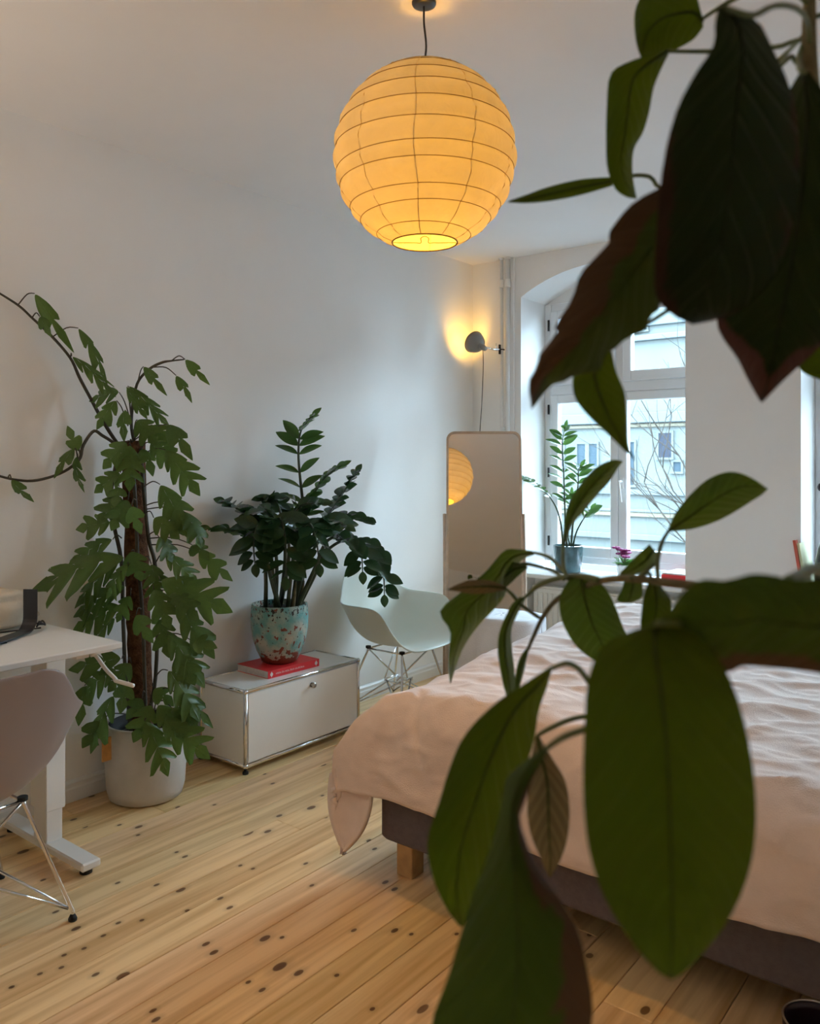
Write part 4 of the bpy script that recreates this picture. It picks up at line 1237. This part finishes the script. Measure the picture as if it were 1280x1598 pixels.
cp = MB(); cp.tube(pts, [.050 + .004 * noise.noise(Vector((0, 0, k * .7))) for k in range(30)], 18)
cp.v = [tuple(Vector(p) + Vector((noise.noise(Vector(p) * 30), noise.noise(Vector(p) * 30 + Vector((5, 5, 5))), 0)) * .006) for p in cp.v]
cp.build('coir_pole', M['coir'], mo, True)
def split_leaf(name, lobes, L_=1.0, W2=.36, droop=.25, seed=0):
    rnd = random.Random(seed); q = MB()
    for s in (-1, 1):
        nl = lobes
        cuts = [0.02] + [(k + rnd.uniform(-.12, .12)) / nl for k in range(1, nl)] + [1.0]
        for k in range(nl):
            a, b = cuts[k], cuts[k + 1]
            last = (k == nl - 1)
            rows = []
            mid = (a + b) / 2
            W = W2 * (sin(pi * (mid * .86 + .10)) ** .65) * rnd.uniform(.9, 1.08)
            if last: W *= .62
            nw = 7
            for j in range(nw):
                w = j / (nw - 1)
                g = max(0, (w - .26) / .74)
                half = (b - a) / 2
                if not last:
                    hw_ = half * (1 - .13 * min(1, g * 4)) * (max(0, 1 - g ** 2.8) ** .6 if g > .0 else 1)
                    cen = mid + .20 * W2 / .36 * w ** 1.3
                else:
                    hw_ = half * (1 - g * .9); cen = mid + half * g * .15
                hw_ = max(hw_, .004)
                row = []
                for i in range(5):
                    y = cen - hw_ + 2 * hw_ * i / 4
                    if last:
                        ylo = a + (mid - a) * w ** 2.4; yhi = 1.06 - (1.06 - mid) * w ** 1.25
                        y = ylo + (yhi - ylo) * i / 4
                    if j == 0: y = a + (b - a) * i / 4
                    x = s * w * W
                    if last and j == 0 and i == 4: y = 1.06
                    z = -droop * y * y - .30 * (w * W) ** 1.5 + .015 * sin(i * 1.3 + k)
                    row.append((x, y, z))
                rows.append(row)
            if s > 0: rows = [r[::-1] for r in rows]
            q.grid(rows)
    q.v = [(x * L_, y * L_, z * L_) for x, y, z in q.v]
    return q.mesh(name, G['monstera'], True)
ML = [split_leaf('split_leaf', 3, W2=.42, seed=1), split_leaf('split_leaf', 4, W2=.42, seed=2, droop=.32), split_leaf('split_leaf', 2, W2=.34, seed=3), split_leaf('split_leaf', 3, W2=.32, seed=4, droop=.5)]
random.seed(33)
vine = lambda pts, r, nm='stem', n=30: MB().curve([PW(*p) for p in pts], r, n, 7).build(nm, M['stem_dark'], mo, True)
vine([(205,720,3.6),(179,686,3.58),(159,654,3.56),(141,621,3.53),(124,589,3.5),(110,559,3.47),(82,526,3.42),(50,496,3.38),(28,476,3.35),(-10,452,3.3)], [.008,.008,.008,.007,.007,.006,.006,.005,.005,.004], 'stem', 44)
vine([(212,700,3.6),(205,660,3.58),(213,602,3.56),(232,577,3.54),(252,566,3.53),(268,563,3.52),(287,561,3.5)], [.007,.007,.006,.006,.006,.004,.003])
vine([(200,715,3.58),(178,692,3.56),(160,680,3.55),(146,673,3.54),(130,695,3.52),(123,718,3.5),(96,738,3.46),(55,750,3.42),(20,748,3.36),(-10,740,3.32)], [.007,.007,.007,.007,.007,.007,.006,.006,.005,.005], 'stem', 44)
vine([(214,1150,3.55),(240,1080,3.56),(246,960,3.56),(242,880,3.57),(232,840,3.57),(224,760,3.57),(220,700,3.58)], .0085)
vine([(205,1150,3.55),(196,1050,3.56),(192,960,3.56),(190,880,3.56),(178,820,3.57),(172,780,3.57),(182,720,3.58)], .0085)
vine([(228,1140,3.5),(226,1060,3.52),(222,950,3.52),(215,870,3.52),(212,790,3.53),(206,710,3.54)], .008)
# (base px,py  tip px,py  depth  width-factor mesh  [petiole start])
LV = [
 (54,458,98,538,3.40,2,(28,476)),(62,494,72,520,3.39,2,(50,496)),(122,512,168,572,3.44,3,(82,526)),(112,556,172,602,3.46,1,(110,560)),
 (289,561,317,598,3.50,2,(268,563)),(275,586,297,620,3.50,2,(240,573)),(224,572,248,611,3.53,2,(214,602)),
 (120,712,112,763,3.46,3,(122,718)),(116,700,84,738,3.46,2,(122,718)),(122,704,104,668,3.5,2,(125,710)),(18,748,40,787,3.36,2,(12,747)),
 (200,602,258,657,3.50,1,(205,660)),(186,612,140,622,3.52,0,(205,660)),(198,604,218,652,3.46,0,(205,655)),(182,625,150,662,3.50,0,(200,665)),(195,640,186,682,3.46,2,(205,670)),
 (214,655,236,690,3.50,0,(208,680)),(262,662,294,708,3.52,2,(206,690)),(238,663,262,700,3.54,0,(206,690)),(235,690,262,726,3.50,0,(215,710)),(258,702,300,764,3.48,1,(220,712)),(222,700,240,735,3.5,2,(215,715)),
 (198,690,163,728,3.48,0,(205,700)),(202,694,206,758,3.42,1,(206,690)),(188,738,150,765,3.50,0,(200,720)),(190,775,158,812,3.50,0,(180,760)),(186,760,178,785,3.48,2,(182,740)),
 (250,756,292,828,3.54,1,(224,760)),(264,790,285,830,3.56,0,(224,790)),(290,800,318,848,3.56,0,(226,795)),(240,808,275,838,3.50,0,(228,800)),(300,850,322,868,3.55,2,(232,840)),(310,862,350,902,3.54,3,(236,850)),(248,838,272,872,3.48,0,(232,835)),(258,866,306,902,3.50,1,(242,880)),
 (200,780,176,822,3.46,0,(205,760)),(172,815,124,826,3.52,0,(190,800)),(176,842,108,872,3.50,1,(190,840)),(205,790,212,830,3.42,2,(212,780)),
 (180,868,38,902,3.44,1,(190,880)),(186,878,110,935,3.46,1,(192,880)),(200,880,160,925,3.40,1,(200,890)),(196,915,110,953,3.44,1,(194,900)),(188,945,112,985,3.46,1,(194,940)),(180,965,140,1000,3.48,0,(194,960)),(205,860,215,905,3.42,0,(212,870)),
 (236,880,250,930,3.46,1,(226,870)),(250,905,342,960,3.46,1,(240,900)),(240,920,258,975,3.44,0,(236,910)),(262,925,300,965,3.46,0,(244,930)),(282,958,330,1022,3.48,0,(246,950)),(250,965,262,1022,3.44,0,(244,960)),(262,990,318,1062,3.44,1,(244,1000)),(300,1000,332,1010,3.48,2,(250,990)),
 (190,1028,108,1045,3.46,0,(196,1030)),(182,1045,124,1082,3.44,1,(196,1050)),(205,1035,170,1075,3.40,0,(200,1030)),(178,1085,134,1166,3.44,0,(208,1112)),(132,1070,120,1126,3.46,2,(170,1050)),(155,1125,132,1168,3.42,2,(200,1115)),(198,1065,186,1110,3.40,2,(204,1050)),
 (262,1046,312,1112,3.42,1,(240,1060)),(240,1075,268,1098,3.44,2,(238,1070)),(272,1080,328,1122,3.42,3,(244,1080)),(236,1100,214,1155,3.40,0,(230,1110)),(226,1125,266,1202,3.36,1,(230,1130)),(252,1120,312,1188,3.38,1,(240,1110)),(246,1100,285,1150,3.40,0,(240,1110)),(222,1090,200,1120,3.42,2,(226,1080)),(268,1105,305,1140,3.42,0,(244,1095)),
 (212,960,228,1000,3.42,2,(220,950)),(276,1020,300,1065,3.44,0,(246,1010)),(204,930,180,965,3.42,0,(205,920)),
]
for (bx, by, tx, ty, d, k, ps) in LV:
    d2 = d - random.uniform(.0, .07)
    A = PW(bx, by, d); B = PW(tx, ty, d2)
    ln = (B - A).length
    k = k % 4
    up = Vector((SY, -CY_, 0)) * random.uniform(.45, 1.1) + Vector((0, 0, random.uniform(.4, .9))) + Vector((CY_, SY, 0)) * random.uniform(-.7, .7)
    dirv = (B - A)
    # arch a little above the chord: the mesh droops toward its tip
    M4 = Matrix.Translation(A) @ basis((dirv.normalized() + Vector((0, 0, .12))), up)
    sc = ln * 1.03; ws = max(.75, min(1.5, .15 / ln)) * (.55 if by < 612 else (.75 if bx < 130 and by < 800 else 1))
    lf = put(ML[k], 'leaf', mo, M4 @ Matrix.Diagonal((sc * ws, sc, sc, 1)))
    p_ = PW(ps[0], ps[1], 3.52 if d > 3.43 else d + .06)
    if ps[0] < 150 or ps[1] < 600: p_ = PW(ps[0], ps[1], d + .01)
    MB().curve([p_, (p_ * .45 + A * .55) + Vector((0, 0, .018)), A], [.003, .0026, .002], 9, 5).build('petiole', M['stem_dark'], mo, True)

# ------------------------------------------------------------------ foreground avocado tree
av = Vector(P(640, 718, .0)); lat, dep = .50, .72
apx = Vector((CY_ * lat - SY * dep, SY * lat + CY_ * dep, 0))
at_ = thing('avocado_tree', 'large leggy avocado houseplant with drooping part-dry leaves in the foreground', 'plant', apx)
smooth_auto(MB().lathe([(0, 0), (.11, 0), (.125, .01), (.15, .27), (.157, .275), (.157, .30), (.145, .30), (.14, .26), (0, .25)], apx, 40).build('pot', M['concrete'], at_))
MB().lathe([(.142, .252), (.08, .262), (0, .264)], apx, 24).build('soil', M['soil'], at_, True)
MB().curve([apx + Vector((0, 0, .24)), apx + Vector((.02, .01, .6)), P(1360, 1250, .74), P(1335, 960, .72), P(1312, 600, .71), P(1288, 330, .70), P(1268, 170, .69), P(1263, 60, .68), P(1266, -70, .68)], [.015, .014, .012, .011, .010, .009, .0075, .0058, .004], 60, 10).build('trunk', M['bark'], at_, True)
def br(pts, r, nm='branch', m='bark', n=40, seg=8): return MB().curve([P(*p) for p in pts], r, n, seg).build(nm, M[m], at_, True)
br([(1335,975,.72),(1260,960,.73),(1180,930,.745),(1100,916,.765),(1040,909,.785),(985,903,.805),(940,906,.83),(905,918,.86),(870,935,.88),(848,962,.89),(832,995,.89),(824,1014,.885)], [.0055,.005,.0046,.0042,.004,.0038,.0034,.003,.0028,.0026,.0022,.0018])
br([(935,905,.83),(905,899,.85),(870,903,.87),(840,914,.89),(822,930,.9),(812,936,.9)], [.0034,.0032,.003,.0026,.002,.0016], 'branch', 'stem_green')
br([(1330,640,.7),(1300,860,.6),(1262,890,.52),(1230,905,.46)], [.005,.0045,.004,.003], 'branch', 'stem_green')
PET = [[(886,904,.85),(879,880,.88),(879,850,.9)], [(842,964,.89),(815,945,.9),(800,928,.9),(789,918,.9)], [(905,917,.86),(880,892,.9),(858,870,.93),(832,862,.95)],
       [(880,905,.86),(868,893,.9),(845,885,.93),(820,880,.95),(800,884,.95)],
       [(1028,908,.79),(1026,880,.8),(1032,850,.8),(1043,829,.8)], [(985,902,.8),(1000,898,.83),(1022,880,.85)], [(1000,900,.8),(1012,894,.8),(1018,904,.8)], [(925,905,.84),(908,902,.85)], [(980,902,.81),(990,900,.86)],
       [(1335,965,.72),(1200,975,.66),(1080,1010,.62),(960,1090,.60),(925,1070,.61),(905,1045,.615),(885,1035,.62),(861,1043,.62)],
       [(1335,985,.72),(1200,985,.62),(1090,1030,.56),(970,1125,.53),(918,1137,.52),(880,1150,.51),(853,1168,.5)],
       [(1335,955,.72),(1220,965,.58),(1120,975,.48),(1060,972,.44),(1025,973,.425)], [(1335,990,.72),(1200,995,.72),(1090,1040,.72),(960,1110,.71),(900,1120,.70),(860,1136,.69),(839,1148,.68)],
       [(1340,820,.7),(1370,880,.6),(1390,950,.44)],
       [(1264,100,.69),(1262,40,.66),(1250,18,.6),(1230,9,.56),(1205,10,.54),(1175,24,.52),(1140,16,.505),(1128,10,.5)],
       [(1266,-40,.68),(1200,-25,.7),(1140,2,.73),(1095,30,.75)], [(1264,58,.68),(1235,66,.69),(1207,74,.7),(1120,80,.74),(1040,80,.75)], [(1262,48,.69),(1240,70,.72),(1218,92,.76),(1120,180,.82),(1040,288,.85),(1015,276,.85),(990,274,.85),(955,282,.85)],
       [(1262,104,.69),(1243,97,.68),(1225,95,.66),(1140,200,.6),(1050,330,.56)], [(1256,62,.69),(1247,90,.66),(1250,110,.57),(1258,112,.56)], [(1275,200,.7),(1290,400,.68),(1290,480,.66)], [(1275,240,.7),(1100,440,.68),(930,552,.65)],
       [(1266,30,.68),(1290,22,.68),(1320,30,.66)], [(1264,10,.68),(1252,-2,.67),(1240,-15,.66)]]
for p in PET: br(p, [.0021] * (len(p) - 1) + [.0016], 'petiole', 'stem_green', 26, 6)
def fleaf(st, d, m, cup=.012, tilt=0.0, dd=0.0, lat=0.0, seed=0, wave=.003, rag=0.0):
    """leaf blade from left/right margin stations (pixels), at distance d, cupped and bowed in depth"""
    n = 26; nc = 12
    R_ = catmull(st, n); rows = []; mid = []
    for i, (lx, ly, rx, ry) in enumerate(R_):
        s = i / (n - 1); row = []
        for c in range(nc + 1):
            u = c / nc; w = 2 * u - 1
            dep_ = d + dd * s + tilt * (s - .5) ** 2 * 4 + lat * w - cup * (1 - w * w) * sin(pi * min(1, s + .02)) + wave * noise.noise(Vector((u * 2.5, s * 5, seed * 3.3)))
            jx = rag * noise.noise(Vector((s * 11, seed * 5.1, 1.5 * (w > 0)))) * w * w * abs(w) * sin(pi * s)
            row.append(P(lx + (rx - lx) * u + jx, ly + (ry - ly) * u + jx * .6 * (1 if w > 0 else -1), dep_))
        mid.append(row[nc // 2]); rows.append(row)
    o = MB().grid(rows, True).build('leaf', G[m], at_, True)
    rb = [max(.0005, (.0016 if d > .5 else .0013) * (1 - .8 * i / (n - 1))) for i in range(n)]
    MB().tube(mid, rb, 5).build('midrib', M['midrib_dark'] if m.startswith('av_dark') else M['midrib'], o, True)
    return o
fleaf([(1096,24,1098,42),(1076,-25,1082,62),(1022,-25,1050,80),(993,10,1032,88),(992,60,1016,95),(1003,97,1006,99)], .75, 'av', .02, 0, .02, .01, 1)
fleaf([(1036,78,1045,82),(985,95,1032,108),(953,116,1020,138),(947,170,1014,172),(946,220,1004,206),(948,262,990,232),(960,294,987,258),(977,307,989,284),(992,310,994,309)], .74, 'av', .015, .01, .03, .012, 2)
fleaf([(956,276,956,290),(905,280,908,304),(855,292,858,314),(818,305,822,317),(793,314,793,316)], .85, 'av', .006, 0, -.04, 0, 3)
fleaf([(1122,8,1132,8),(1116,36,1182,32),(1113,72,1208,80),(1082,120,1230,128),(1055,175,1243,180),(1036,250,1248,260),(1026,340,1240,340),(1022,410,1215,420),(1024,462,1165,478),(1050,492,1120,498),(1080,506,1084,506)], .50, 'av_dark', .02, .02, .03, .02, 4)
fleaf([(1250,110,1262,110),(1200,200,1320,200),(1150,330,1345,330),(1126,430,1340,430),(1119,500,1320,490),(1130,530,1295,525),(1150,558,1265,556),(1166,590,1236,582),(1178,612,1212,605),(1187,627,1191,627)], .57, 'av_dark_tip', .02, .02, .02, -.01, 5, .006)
fleaf([(1285,480,1295,480),(1250,510,1340,510),(1240,545,1345,545),(1250,578,1330,580),(1278,592,1305,598)], .66, 'av', .01, 0, 0, 0, 6)
fleaf([(1040,288,1090,400),(992,314,1055,450),(958,353,1030,478),(936,390,1008,502),(912,432,985,524),(882,492,955,554),(860,528,914,578),(838,572,874,598),(826,602,858,607),(829,636,831,638)], .57, 'av_brown', .02, .02, .03, .015, 7, .008, 22)
fleaf([(905,560,955,548),(894,590,962,580),(898,622,975,612),(920,651,978,642),(946,675,979,670),(969,698,981,694),(990,718,992,719)], .65, 'av', .012, 0, .03, 0, 8)
fleaf([(1042,828,1044,830),(1055,799,1080,826),(1085,764,1120,813),(1112,744,1150,797),(1142,736,1172,783),(1172,745,1188,773),(1197,762,1199,763)], .80, 'av_far', .014, 0, -.03, .01, 9)
fleaf([(877,852,882,852),(880,822,893,820),(886,790,912,797),(905,757,933,772),(930,730,951,752),(955,718,964,731),(971,719,972,721)], .90, 'av_far', .012, 0, -.04, .01, 10)
fleaf([(1014,849,1027,866),(998,863,1019,884),(983,878,1001,894),(968,894,969,903)], .85, 'av_far', .006, 0, .02, .015, 11)
fleaf([(976,899,1003,897),(971,918,1003,915),(963,936,1002,932),(972,941,986,941)], .87, 'av_far', .006, 0, 0, .008, 12)
fleaf([(1015,902,1022,902),(1006,925,1040,925),(1002,950,1048,940),(1000,974,1040,965),(1001,988,1010,986)], .80, 'av', .01, 0, 0, .01, 13)
fleaf([(890,902,925,900),(876,925,945,918),(873,948,960,945),(880,976,971,975),(895,1003,981,1000),(916,1023,972,1016),(937,1036,946,1034)], .85, 'av_far', .014, 0, .03, .0, 14)
fleaf([(831,860,834,866),(808,857,818,872),(786,860,800,890),(760,890,792,912),(728,918,788,930),(687,953,772,950),(703,985,744,980),(700,1018,724,1010),(700,1045,711,1043),(702,1065,704,1066)], .95, 'av_far', .025, 0, .0, .03, 15)
fleaf([(790,916,790,920),(766,906,768,925),(736,905,740,927),(716,911,718,924),(699,919,699,921)], .90, 'av_vein', .006, 0, -.03, 0, 16)
fleaf([(820,881,824,886),(795,878,808,900),(775,892,792,915),(755,908,775,925),(735,922,745,932),(722,934,726,936)], .96, 'av_far', .008, 0, 0, .01, 17)
fleaf([(812,931,820,936),(797,946,812,950),(780,985,799,980),(777,1015,799,1010),(781,1045,803,1045),(787,1075,804,1075),(794,1095,797,1095)], .90, 'av_far', .008, 0, 0, .012, 18)
fleaf([(822,1011,826,1012),(811,1028,821,1035),(805,1050,816,1055),(802,1080,808,1082)], .885, 'av_far', .004, 0, 0, .006, 19)
fleaf([(858,1041,862,1044),(826,1062,853,1075),(770,1100,841,1110),(726,1146,833,1160),(703,1195,816,1205),(686,1250,796,1260),(667,1312,775,1325),(676,1370,750,1386),(696,1416,734,1420),(716,1444,722,1446)], .62, 'av', .02, .02, .0, .015, 20)
fleaf([(836,1147,842,1150),(830,1180,860,1180),(826,1220,882,1218),(823,1262,889,1262),(828,1300,886,1306),(842,1335,876,1340),(856,1368,860,1369)], .68, 'av_vein', .012, 0, 0, 0, 21)
fleaf([(850,1166,856,1171),(815,1190,838,1206),(790,1215,822,1250),(782,1262,815,1290),(762,1330,842,1356),(741,1393,872,1400),(715,1479,903,1460),(690,1550,920,1545),(672,1610,924,1610),(665,1680,900,1680),(690,1750,850,1750),(760,1800,770,1800)], .50, 'av_dry', .025, .01, -.02, -.01, 22, .004, 8)
fleaf([(1020,973,1036,970),(945,1003,1098,998),(918,1060,1140,1060),(912,1140,1165,1140),(910,1220,1178,1220),(914,1290,1180,1290),(925,1350,1172,1350),(948,1410,1150,1412),(985,1468,1115,1468),(1022,1512,1072,1514),(1044,1527,1050,1528)], .43, 'av', .02, .01, .0, .0, 23)
fleaf([(1390,940,1390,985),(1335,906,1330,1055),(1282,906,1272,1050),(1237,904,1216,1044),(1195,892,1172,1042),(1140,903,1132,1046),(1086,908,1092,1036),(1050,946,1062,1012),(1014,985,1018,993)], .43, 'av_dry', .015, 0, .02, .02, 24, .005, 10)
